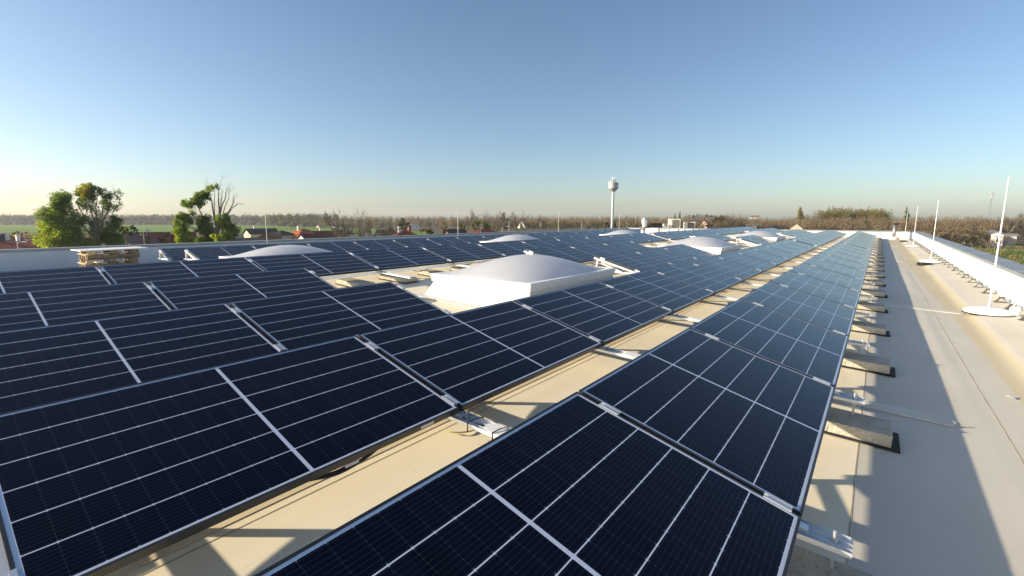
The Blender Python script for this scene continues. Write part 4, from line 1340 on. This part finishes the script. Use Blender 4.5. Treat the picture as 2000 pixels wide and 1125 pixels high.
def wood(name, label, rows, cols, seed, size, per, hollow=0.45, twig=True, kind="stuff", trunkcol=(0.11, 0.085, 0.06), vert=1.0):
    """a wood that reads as one mass. rows: (px0, px1, D, height0, height1, spacing m, crown width)"""
    rng = np.random.default_rng(seed)
    V, Fq, Cc, off = [], [], [], 0
    for (p0, p1, D, h0, h1, sp, cw) in rows:
        a, b = gnd(p0, D), gnd(p1, D)
        n = max(2, int((b - a).length / sp))
        for i in range(n):
            s = (i + rng.uniform(0.1, 0.9)) / n
            px = p0 + (p1 - p0) * s
            x, y = (a.lerp(b, s)).xy
            jd = rng.uniform(-0.5, 0.5) * sp * 1.2
            x += -math.sin(YAW) * jd
            y += math.cos(YAW) * jd
            h = (h0 + (h1 - h0) * s) * rng.uniform(0.90, 1.06)
            w = cw * rng.uniform(0.75, 1.3)
            base = np.array(cols[int(rng.integers(len(cols)))]) * rng.uniform(0.88, 1.12)
            # crown: flattened egg
            d = unit(per, rng)
            rad = (hollow + (1 - hollow) * rng.random((per, 1)))
            cz = h * 0.58
            P = np.array([x, y, cz]) + d * rad * np.array([w / 2, w / 2, h * 0.43])
            # lumpy outline
            P[:, 2] += 0.05 * h * np.sin(P[:, 0] * 1.7 + P[:, 1] * 1.3 + i)
            P = P[P[:, 2] > 0.3]
            k = len(P)
            if twig:
                out = P - np.array([x, y, cz - h * 0.25])
                out /= np.linalg.norm(out, axis=1, keepdims=True)
                dr = out + unit(k, rng) * 0.9 + np.array([0, 0, 0.30])
                dr /= np.linalg.norm(dr, axis=1, keepdims=True)
                L = size * 2.1 * rng.uniform(0.6, 1.4, (k, 1))
                side = np.cross(dr, unit(k, rng))
                side /= np.linalg.norm(side, axis=1, keepdims=True) + 1e-9
                wd = size * 0.30 * rng.uniform(0.6, 1.4, (k, 1))
                v = np.stack([P - dr * L * .5 - side * wd, P - dr * L * .5 + side * wd, P + dr * L * .5 + side * wd * .35, P + dr * L * .5 - side * wd * .35], 1).reshape(-1, 3)
                f_ = np.arange(4 * k).reshape(-1, 4)
                c = np.repeat(base[None, :] * rng.uniform(0.8, 1.2, (k, 1)), 4, 0)
            else:
                v, f_, c = leaf_quads(P, size, rng, base[None, :] * np.ones((k, 1)), 0.3)
            V.append(v); Fq.append(f_ + off); Cc.append(c); off += len(v)
            # trunk as a slim three-sided post
            tr = max(0.09, 0.012 * h)
            ang = np.array([0, 2.1, 4.2])
            ring = np.stack([x + tr * np.cos(ang), y + tr * np.sin(ang)], 1)
            tv = np.concatenate([np.c_[ring, np.zeros(3)], np.c_[(ring - [x, y]) * 0.4 + [x, y], np.full(3, h * 0.75)]])
            tf = np.array([[0, 1, 4, 3], [1, 2, 5, 4], [2, 0, 3, 5]])
            V.append(tv); Fq.append(tf + off); Cc.append(np.repeat(np.array([trunkcol]), 6, 0)); off += 6
    o = mesh_np(name, np.concatenate(V), np.concatenate(Fq), M['twig'] if twig else M['leaf'], np.concatenate(Cc))
    tag(o, label, "woodland", kind=kind)
    return o


DIST = [(0.075, 0.078, 0.055), (0.085, 0.085, 0.06), (0.068, 0.075, 0.052)]
wood("far_wood", "hazy grey wood along the horizon beyond the green field", [(-260, 560, 705, 15, 15, 6.5, 9), (-260, 600, 730, 15.5, 15.5, 6.5, 9), (-260, 600, 770, 16, 17, 7, 10), (-260, 640, 690, 5, 6, 7, 7)], DIST, 81, 1.25, 130, twig=False)
wood("field_edge_wood", "green-grey wood edging the field behind the village houses", [(515, 640, 560, 15, 16.5, 6, 10), (520, 660, 600, 15, 16, 6, 10), (540, 700, 500, 6, 6, 6, 7), (600, 760, 520, 9, 9, 6, 8)],
     [(0.10, 0.105, 0.045), (0.085, 0.08, 0.045), (0.09, 0.095, 0.04)], 82, 1.0, 190, twig=False)
BROWN = [(0.225, 0.16, 0.10), (0.205, 0.145, 0.086), (0.20, 0.152, 0.086), (0.23, 0.172, 0.108), (0.205, 0.166, 0.084)]
wood("bare_wood", "brown leafless wood filling the horizon left and right of the water tower",
     [(600, 1250, 620, 14, 14, 6, 9), (640, 1480, 560, 12.5, 12.5, 5, 8), (780, 1560, 480, 11, 11, 5, 7.5), (620, 900, 430, 8, 8, 5, 7), (880, 1560, 400, 10, 9.5, 4.5, 7), (960, 1560, 330, 8.5, 9, 4, 6.5), (1200, 1560, 260, 7.5, 8, 3.5, 6)],
     BROWN, 83, 0.42, 420, hollow=0.2)
wood("evergreen_wood", "olive evergreen wood standing above the brown trees on the right", [(1597, 1738, 296, 14.6, 14.4, 2.6, 5.5), (1600, 1736, 300, 15.3, 15.0, 2.6, 5.5), (1604, 1733, 304, 15.8, 15.4, 2.6, 5.5), (1612, 1728, 309, 16.2, 15.8, 2.8, 5.5), (1622, 1722, 314, 16.6, 16.0, 3, 5.5)], [(0.23, 0.185, 0.035), (0.19, 0.16, 0.032), (0.24, 0.195, 0.05), (0.16, 0.14, 0.03)], 84, 0.42, 420, twig=False, hollow=0.5)
wood("pine_wood", "dark pine tops along the horizon right of the units", [(1338, 1420, 640, 15.5, 14.5, 5, 6.5), (1340, 1400, 660, 16.5, 15.5, 6, 6)], [(0.03, 0.04, 0.018)], 85, 0.9, 130, twig=False)
wood("thicket_wood", "dense brown leafless wood beyond the far end of the walkway",
     [(1545, 2150, 300, 11.5, 11.0, 3.5, 6), (1550, 2150, 270, 11.5, 10.5, 3.2, 5.5), (1560, 2100, 240, 11, 9.6, 3.0, 5.2), (1560, 2040, 212, 10.2, 8.6, 2.8, 5), (1560, 1990, 190, 9.5, 7.4, 2.6, 4.6), (1570, 1935, 172, 8.5, 6.2, 2.4, 4.4), (1740, 1915, 160, 6.4, 4.2, 2.2, 4)],
     BROWN, 86, 0.26, 520, hollow=0.25)


# ------------------------------------------------------------------ houses
HM = {}
def hm(n, col, **k):
    if n not in HM: HM[n] = mat(n, col, 0.85, spec=0.08, **k)
    return HM[n]
hm("cream_plaster", (0.72, 0.62, 0.40)); hm("white_plaster", (0.76, 0.74, 0.68)); hm("grey_plaster", (0.42, 0.41, 0.38)); hm("tan_plaster", (0.50, 0.40, 0.30)); hm("yellow_plaster", (0.78, 0.60, 0.28)); hm("pale_grey_wall", (0.55, 0.55, 0.54))
hm("black_tiles", (0.028, 0.030, 0.034), var=.2, vscale=1.5); hm("maroon_tiles", (0.125, 0.035, 0.03), var=.2, vscale=1.5); hm("orange_tiles", (0.36, 0.10, 0.045), var=.2, vscale=1.5); hm("red_tiles", (0.24, 0.075, 0.05), var=.25, vscale=1.5)
hm("brown_tiles", (0.19, 0.11, 0.08), var=.2, vscale=1.5); hm("grey_tiles", (0.20, 0.20, 0.20), var=.15, vscale=1.5); hm("brick", (0.34, 0.105, 0.06), var=.2, vscale=2.5); hm("timber", (0.16, 0.10, 0.06), var=.3)
PANE = mat("window_glass", (0.03, 0.035, 0.045), 0.12)


def house(px, D, w, d, eave, ridge, kind, wall, roof, yaw, label, windows=2, chimneys=1, name="house", over=0.45, category="house"):
    """w along the ridge (local x), d across it; yaw turns local -y towards us"""
    t = thing(name, gnd(px, D), label, category, "houses of the village beyond the roof", rot=(0, 0, YAW + R(yaw) + math.atan((1000 - px) / FPX)))
    ws = HM[wall]; rs = HM[roof]
    mb = MB()
    mb.box(-w / 2, w / 2, -d / 2, d / 2, 0, eave)
    if kind == 'gable':
        mb.add([Vector((s * w / 2, -d / 2, eave)) for s in (-1, 1)] + [Vector((s * w / 2, d / 2, eave)) for s in (-1, 1)] + [Vector((s * w / 2, 0, ridge - 0.12)) for s in (-1, 1)], [(0, 2, 4), (1, 5, 3)])
    mb.build("wall", ws, t)
    th = 0.16
    mb = MB()
    dr = (ridge - eave) / (d / 2)
    ez = eave - over * dr
    if kind == 'gable':
        for s in (-1, 1):
            a = [Vector((-w / 2 - over, s * (d / 2 + over), ez)), Vector((w / 2 + over, s * (d / 2 + over), ez)), Vector((w / 2 + over, 0, ridge)), Vector((-w / 2 - over, 0, ridge))]
            mb.hexa(a + [q + Vector((0, 0, th)) for q in a])
    else:
        hl = max(0.2, w / 2 - d / 2)
        A, B = w / 2 + over, d / 2 + over
        base = [Vector((-A, -B, ez)), Vector((A, -B, ez)), Vector((A, B, ez)), Vector((-A, B, ez))]
        top = [Vector((-hl, 0, ridge)), Vector((hl, 0, ridge))]
        mb.add(base + top + [q - Vector((0, 0, th)) for q in base], [(0, 1, 5, 4), (1, 2, 5), (2, 3, 4, 5), (3, 0, 4), (9, 8, 7, 6), (0, 6, 7, 1), (1, 7, 8, 2), (2, 8, 9, 3), (3, 9, 6, 0)])
    rf = mb.build("roof", rs, t)
    for c in range(chimneys):
        x = -w * 0.2 + c * w * 0.42
        cz = ridge - 0.5
        MB().box(x - 0.28, x + 0.28, 0.35, 0.9, cz - 1.0, ridge + 0.85).box(x - 0.34, x + 0.34, 0.29, 0.96, ridge + 0.855, ridge + 0.98).build("chimney", HM["white_plaster" if c == 0 else "brick"], rf)
    for s, nn, half in ((-1, windows, w), (1, windows, w)):
        for i in range(nn):
            x = -half / 2 + half * (i + 0.5) / nn
            y = s * d / 2
            fr = MB().box(x - 0.55, x + 0.55, y - 0.05 if s < 0 else y, y if s < 0 else y + 0.05, eave * 0.36, eave * 0.36 + 1.25).build("window", HM["white_plaster"], t)
            yo = y - 0.07 if s < 0 else y + 0.055
            MB().box(x - 0.45, x + 0.45, yo, yo + 0.015, eave * 0.36 + 0.1, eave * 0.36 + 1.15).build("pane", PANE, fr)
    for s in (-1, 1):
        nn = 2 if d > 7 else 1
        for i in range(nn):
            y = -d / 2 + d * (i + 0.5) / nn
            x = s * w / 2
            fr = MB().box(x - 0.05 if s < 0 else x, x if s < 0 else x + 0.05, y - 0.55, y + 0.55, eave * 0.36, eave * 0.36 + 1.25).build("window", HM["white_plaster"], t)
            xo = x - 0.07 if s < 0 else x + 0.055
            MB().box(xo, xo + 0.015, y - 0.45, y + 0.45, eave * 0.36 + 0.1, eave * 0.36 + 1.15).build("pane", PANE, fr)
    return t


def hh(py, D): return at(1000, py, D).z
house(2, 130, 8, 8, hh(470, 130), hh(456.5, 130), 'hip', "grey_plaster", "black_tiles", 5, "dark-roofed house cut by the left edge of the picture")
house(24, 112, 8, 9, hh(478, 112), hh(466.5, 112), 'hip', "grey_plaster", "black_tiles", -20, "low black hipped roof behind the left parapet at the left edge")
house(0, 88, 7, 8, hh(486, 88), hh(473.5, 88), 'gable', "tan_plaster", "red_tiles", 0, "red tiled roof at the very left edge just over the parapet")
house(54, 92, 8, 9, hh(484, 92), hh(468.5, 92), 'hip', "tan_plaster", "red_tiles", 18, "red hipped roof with slim chimney right of the lamp at left")
house(86, 92, 3, 4, hh(484, 92), hh(476.5, 92), 'hip', "tan_plaster", "red_tiles", 18, "small red lean-to roof beside the green tree's foot")
house(76, 150, 6, 6, hh(465, 150), hh(459, 150), 'gable', "white_plaster", "red_tiles", -10, "white house with windows and low red roof left of the big green tree")
house(242, 84, 9, 7.5, hh(477, 84), hh(459, 84), 'gable', "white_plaster", "brown_tiles", 62, "brown roofed house with white gable behind the pallets", windows=1)
house(312, 112, 13, 9, hh(474, 112), hh(454.5, 112), 'gable', "tan_plaster", "maroon_tiles", -4, "long maroon roof with two chimneys between the two green trees", chimneys=2)
house(392, 100, 9, 7, hh(478, 100), hh(465, 100), 'gable', "tan_plaster", "maroon_tiles", 0, "maroon roof glimpsed behind the half bare tree", chimneys=0)
house(467, 190, 4.6, 4.6, hh(459, 190), hh(455, 190), 'hip', "grey_plaster", "grey_tiles", 10, "small grey hipped pavilion right of the half bare tree", windows=1, chimneys=0)
house(508, 172, 9.6, 7.2, hh(456, 172), hh(447, 172), 'gable', "cream_plaster", "black_tiles", 18, "cream house with black gabled roof at the first left lightning rod", windows=3)
house(470, 118, 9, 7, hh(469.5, 118), hh(465.5, 118), 'gable', "timber", "black_tiles", 4, "long flat dark shed roof along the parapet before the cream house", windows=0, chimneys=0, name="shed", category="shed")
house(526, 150, 5, 5, hh(462, 150), hh(455, 150), 'gable', "timber", "brown_tiles", 70, "brown timber annex right of the first left lightning rod", windows=1, chimneys=0, name="shed", category="shed")
house(548, 165, 6.4, 6.4, hh(457.5, 165), hh(450, 165), 'hip', "tan_plaster", "black_tiles", 40, "tan house with black pyramid roof left of the orange-roofed house", windows=2, chimneys=0)
house(592, 170, 9.0, 8.0, hh(456.5, 170), hh(446.8, 170), 'hip', "yellow_plaster", "orange_tiles", 32, "yellow house with big orange hipped roof", windows=2)
house(606, 140, 6, 5.4, hh(466, 140), hh(457.5, 140), 'gable', "white_plaster", "maroon_tiles", 24, "little white gable with maroon roof before the orange-roofed house", windows=1, chimneys=0)
house(635, 160, 8.2, 7, hh(463, 160), hh(451.5, 160), 'gable', "white_plaster", "maroon_tiles", 14, "white house with steep dark maroon roof right of the orange-roofed house", windows=1)
house(668, 175, 6.5, 6.5, hh(455, 175), hh(447.5, 175), 'hip', "pale_grey_wall", "black_tiles", 20, "pale grey house with black hipped roof left of the tall leafless tree", windows=3, chimneys=0)
house(713, 120, 3.2, 3, hh(460, 120), hh(456.5, 120), 'gable', "white_plaster", "grey_tiles", 0, "low white shed wall left of the birch's foot", windows=1, chimneys=0, name="shed", category="shed")
house(737, 115, 3.0, 3.4, hh(463, 115), hh(455.5, 115), 'gable', "white_plaster", "grey_tiles", 84, "small white gable just right of the birch's foot", windows=0, chimneys=0)
house(752, 150, 5, 5, hh(456, 150), hh(450, 150), 'gable', "grey_plaster", "black_tiles", 10, "dark roofed house behind the orange-brown slim bush", windows=1)
house(790, 120, 6.4, 6, hh(460, 120), hh(449.5, 120), 'hip', "brick", "maroon_tiles", 16, "maroon hipped roof with brick chimneys left of the small green field", chimneys=2)
house(807, 420, 9, 7, hh(440, 420), hh(436.5, 420), 'gable', "white_plaster", "grey_tiles", 10, "distant white farm building beyond the small green field", windows=2, chimneys=0)
house(658, 480, 9, 7, hh(442, 480), hh(438, 480), 'gable', "white_plaster", "grey_tiles", 30, "distant white house at the edge of the green field", windows=2, chimneys=0)
house(626, 470, 7, 6, hh(442.5, 470), hh(439, 470), 'gable', "tan_plaster", "orange_tiles", 30, "tiny distant house with orange roof at the field's edge", windows=1, chimneys=0)
house(889, 118, 4.2, 4.6, hh(457, 118), hh(448.5, 118), 'gable', "timber", "black_tiles", 20, "dark roof under the lime bush at the second left lightning rod", windows=0, chimneys=0)
house(946, 116, 5.4, 4.6, hh(453.5, 116), hh(445.2, 116), 'hip', "brick", "maroon_tiles", 24, "brick red house with dark hipped roof under the lime bushes", windows=1, chimneys=0)
house(1375, 260, 3.4, 4.2, hh(437, 260), hh(430, 260), 'gable', "tan_plaster", "orange_tiles", 80, "small orange gabled house right of the lower air-conditioning unit", windows=1, chimneys=0)
house(1558, 150, 2.4, 3.4, hh(446.5, 150), hh(437, 150), 'gable', "tan_plaster", "grey_tiles", 84, "pale stone gable showing above the far parapet in front of the brown wood", windows=0, chimneys=0, over=0.1)
house(1474, 300, 8, 5, hh(440.5, 300), hh(437.2, 300), 'gable', "white_plaster", "grey_tiles", 0, "long white low building among the brown trees right of the domed crown", windows=4, chimneys=0, name="hall", category="hall")
house(1474, 620, 11, 6, hh(423.5, 620), hh(421.2, 620), 'gable', "pale_grey_wall", "brown_tiles", 5, "distant white block on the skyline above the long white building", windows=3, chimneys=0, name="hall", category="hall")
house(1953, 160, 2.4, 3.2, hh(459, 160), hh(455, 160), 'hip', "white_plaster", "white_plaster", 10, "white shed beyond the meadow behind the nearest right rod", windows=1, chimneys=0, name="shed", category="shed", over=0.1)
house(1940, 172, 7, 6, hh(456.5, 172), hh(449, 172), 'hip', "timber", "grey_tiles", 10, "grey round-topped hut behind the white shed on the meadow", windows=0, chimneys=0, name="hut", category="hut")
house(1970, 162, 5, 4, hh(459.5, 162), hh(457, 162), 'gable', "grey_plaster", "grey_tiles", 4, "grey low shed right of the white shed beyond the meadow", windows=0, chimneys=0, name="shed", category="shed")
house(1862, 168, 6, 4, hh(461, 168), hh(457.5, 168), 'gable', "timber", "black_tiles", 4, "black shed half hidden in the scrub beyond the right parapet", windows=0, chimneys=0, name="shed", category="shed")
house(1873, 182, 5, 4, hh(456, 182), hh(453.4, 182), 'gable', "white_plaster", "brown_tiles", 4, "white hut peeping over the black shed in the scrub", windows=1, chimneys=0, name="hut", category="hut")
house(1978, 330, 26, 4, hh(443.5, 330), hh(442, 330), 'gable', "white_plaster", "white_plaster", 2, "long white wall line behind the bare tree at the right edge", windows=0, chimneys=0, name="wall_shed", category="shed", over=0.05)

# ------------------------------------------------------------------ water tower, mast, poles, excavator
D = 270.0
o = gnd(1196, D)
k = m_per_px(D)
t = thing("water_tower", o, "slender white water tower with a cylindrical silver tank", "water tower")
def hz(py): return at(1196, py, D).z
MB().lathe([(0.82, 0), (0.72, 8), (0.68, hz(400)), (0.68, hz(373))], 24).build("shaft", mat("white_steel", (0.60, 0.595, 0.58), 0.5, var=.05, vscale=.5), t, smooth=True)
tk = mat("silver_steel", (0.40, 0.40, 0.395), 0.5, 0.15, var=.06, vscale=.6)
RT = 9.4 * k
MB().lathe([(0.7, hz(375)), (1.1, hz(374.3)), (RT, hz(368.6)), (RT, hz(358)), (RT * 0.93, hz(356.9)), (RT * 0.3, hz(355.3)), (0, hz(355.1))], 40).build("tank", tk, t)
mb = MB()
mb.tube([(0, 0, hz(355.2)), (0, 0, hz(353.2))], 0.75, 16)
mb.tube([(0, 0, hz(353.2)), (0, 0, hz(352.6))], 1.1, 16)
mb.build("hatch", tk, t)
an = MB()
for (dx, dy, y0_, y1_) in ((-1.0, 0.3, 355, 345), (-0.4, -0.5, 353, 341), (0.2, 0.4, 353, 346), (0.7, -0.3, 353, 341.5), (1.2, 0.2, 355, 346)):
    MB().tube([(dx, dy, hz(y0_)), (dx, dy, hz(y1_))], 0.03, 5).build("antenna", M['galv'], t)
for (dx, dy) in ((-0.4, -0.5), (0.7, -0.3), (-1.0, 0.3)):
    MB().box(dx - 0.10, dx + 0.10, dy - 0.06, dy + 0.06, hz(350), hz(347.5)).build("antenna_panel", M['galv'], t)
mb = MB()
for i in range(14):
    a = 2 * math.pi * i / 14
    mb.tube([(RT * math.cos(a), RT * math.sin(a), hz(358)), (RT * math.cos(a), RT * math.sin(a), hz(358) + 1.0)], 0.03, 4)
ringp = [(RT * math.cos(2 * math.pi * i / 28), RT * math.sin(2 * math.pi * i / 28), hz(358) + 1.0) for i in range(29)]
mb.tube(ringp, 0.03, 4, cap=False)
mb.build("guard_rail", M['galv'], t)

D = 330.0
t = thing("radio_mast", gnd(1930, D), "thin lattice radio mast with white antennas above the right-hand wood", "radio mast")
def hm_(py): return at(1930, py, D).z
Hm = hm_(380)
mb = MB()
def leg(i, z):
    a = 2 * math.pi * i / 3
    r = 1.1 - 0.72 * z / Hm
    return Vector((r * math.cos(a), r * math.sin(a), z))
for i in range(3):
    mb.tube([leg(i, 0), leg(i, Hm)], 0.075, 5)
nb = 18
for j in range(nb):
    z0, z1 = Hm * j / nb, Hm * (j + 1) / nb
    for i in range(3):
        mb.tube([leg(i, z0), leg((i + 1) % 3, z1)], 0.045, 4)
        mb.tube([leg(i, z1), leg((i + 1) % 3, z1)], 0.04, 4)
mb.build("lattice", M['steel'], t)
for i in range(3):
    a = 2 * math.pi * i / 3 + 0.5
    c = Vector((1.0 * math.cos(a), 1.0 * math.sin(a), 0))
    MB().box(c.x - 0.3, c.x + 0.3, c.y - 0.2, c.y + 0.2, hm_(380.5), hm_(375.5)).build("antenna_panel", M['galv'], t)
MB().lathe([(0, 0), (0.9, 0.05), (0.9, 0.45), (0, 0.5)], 16, (0.4, -0.4, hm_(384.5))).build("dish", M['galv'], t)
MB().lathe([(0, 0), (0.7, 0.05), (0.7, 0.4), (0, 0.45)], 16, (-0.2, -0.4, hm_(387.5))).build("dish", M['galv'], t)


def pole(px, ytop, D, label, lamp=False, col='palebark', r=0.09):
    t = thing("street_lamp" if lamp else "utility_pole", gnd(px, D), label, "street lamp" if lamp else "utility pole", "poles of the village", rot=(0, 0, YAW))
    h = at(px, ytop, D).z
    MB().tube([(0, 0, 0), (0, 0, h)], [r * 1.25, r * 0.8], 8).build("pole", M[col], t)
    if lamp:
        MB().tube([(0, 0, h - 0.1), (0.3, 0, h + 0.05), (1.15, 0, h + 0.1)], 0.04, 6).build("arm", M['galv'], t)
        MB().box(1.0, 1.65, -0.14, 0.14, h + 0.05, h + 0.2).build("lamp_head", M['whitepaint'], t, bevel=0.04)
    else:
        MB().box(-0.6, 0.6, -0.06, 0.06, h - 0.55, h - 0.43).build("crossarm", M['bark'], t)
        for x in (-0.5, 0, 0.5):
            MB().tube([(x, 0, h - 0.43), (x, 0, h - 0.25)], 0.04, 6).build("insulator", M['whitepaint'], t)
    return t


pole(277, 454, 78, "grey utility pole before the maroon roof behind the pallets")
pole(84, 453, 118, "slim utility pole left of the big green tree")
pole(26, 474, 82, "lamp with white head before the red roofs at the left edge", lamp=True, col='galv', r=0.06)
pole(562, 443, 180, "utility pole left of the orange-roofed house", r=0.08)
pole(620, 443, 185, "utility pole behind the dark maroon roof", r=0.08)
pole(683, 445, 122, "utility pole right of the pale grey house", r=0.09)
pole(770, 438, 128, "utility pole above the maroon roof with chimneys", r=0.09)
pole(938, 444, 106, "pale post in front of the brick red house", r=0.07)
pole(981, 443.5, 105, "street lamp reaching right above the left parapet, left of the excavator", lamp=True, col='galv', r=0.05)
pole(994.5, 433, 130, "pale pole right of the street lamp at the left parapet", r=0.09)
pole(1056.5, 434, 150, "pale pole left of the third left lightning rod", r=0.09)
pole(1136, 432, 170, "pale pole left of the two black roof pipes", r=0.10)
pole(1225, 434, 180, "pale pole between the water tower and the ventilator", r=0.10)
pole(1377, 434, 190, "pale pole right of the lower air-conditioning unit", r=0.09)

D = 150.0
o = gnd(1016, D)
t = thing("excavator", o, "cream excavator with bent white boom raised beyond the left parapet", "excavator")
ex = mat("cream_machine_paint", (0.72, 0.64, 0.45), 0.45, var=.06)
def el(px, py): return Vector(at(px, py, D) - o)
MB().bar(el(1025, 447), el(1024, 443), 0.35, 0.5).bar(el(1024, 443.5), el(1019, 433.8), 0.32, 0.5).build("boom", ex, t)
MB().bar(el(1019.3, 433.5), el(1015.8, 438), 0.26, 0.42).bar(el(1016, 437.6), el(1014.6, 442.5), 0.24, 0.36).build("stick", ex, t)
MB().prism([(-0.45, -0.35), (0.35, -0.45), (0.5, 0.25), (-0.15, 0.4)], -0.4, 0.4, Matrix.Translation(el(1014.3, 443.3))).build("bucket", ex, t)
b0 = el(1027.5, 450)
MB().box(b0.x - 1.3, b0.x + 1.3, b0.y - 1.2, b0.y + 1.2, 1.0, 2.2).build("engine_housing", ex, t, bevel=0.1)
MB().box(b0.x - 1.2, b0.x + 0.2, b0.y - 1.1, b0.y - 0.1, 2.21, 3.6).build("cab", PANE, t, bevel=0.1)
for s in (-1, 1):
    MB().box(b0.x - 1.7, b0.x + 1.7, b0.y + s * 0.95 - 0.3, b0.y + s * 0.95 + 0.3, 0.0, 0.95).build("track", M['rubber'], t, bevel=0.25)

# straw-coloured tussocks on the meadow
rng = np.random.default_rng(91)
n = 9000
px_ = rng.uniform(1800, 2080, n)
dd_ = rng.uniform(96, 158, n)
P = np.array([gnd(a, b) for a, b in zip(px_, dd_)])
dens = np.sin(P[:, 0] * 0.35) + np.sin(P[:, 1] * 0.22 + 1.0) + rng.normal(size=n) * 0.7
P = P[(dens > 0.3)]
n = len(P)
h = rng.uniform(0.15, 0.7, (n, 1))
sd = np.c_[rng.normal(size=(n, 2)), np.zeros(n)] * 0.16
up_ = np.c_[rng.normal(size=(n, 2)) * 0.25, np.ones(n)] * h
V = np.stack([P - sd, P + sd, P + up_], 1).reshape(-1, 3)
pal = np.array([(0.20, 0.15, 0.07), (0.15, 0.15, 0.05), (0.11, 0.13, 0.03)])[rng.integers(0, 3, n)]
o = mesh_np("dry_grass", V, np.arange(3 * n).reshape(-1, 3), M['twig'], np.repeat(pal, 3, 0))
tag(o, "straw and green tussocks on the meadow beyond the right parapet", "grass", kind="stuff")

# ------------------------------------------------------------------ air
hz_m = bpy.data.materials.new("air")
hz_m.use_nodes = True
nt = hz_m.node_tree
for n_ in list(nt.nodes): nt.nodes.remove(n_)
vo = nt.nodes.new("ShaderNodeVolumePrincipled")
vo.inputs["Color"].default_value = (0.90, 0.93, 1.0, 1)
vo.inputs["Density"].default_value = 0.00021
vo.inputs["Anisotropy"].default_value = 0.2
oo = nt.nodes.new("ShaderNodeOutputMaterial")
nt.links.new(vo.outputs[0], oo.inputs["Volume"])
hb = MB().box(-1700, 1700, -1700, 1700, -1.0, 40.0).build("haze", hz_m)
hb["kind"] = "stuff"
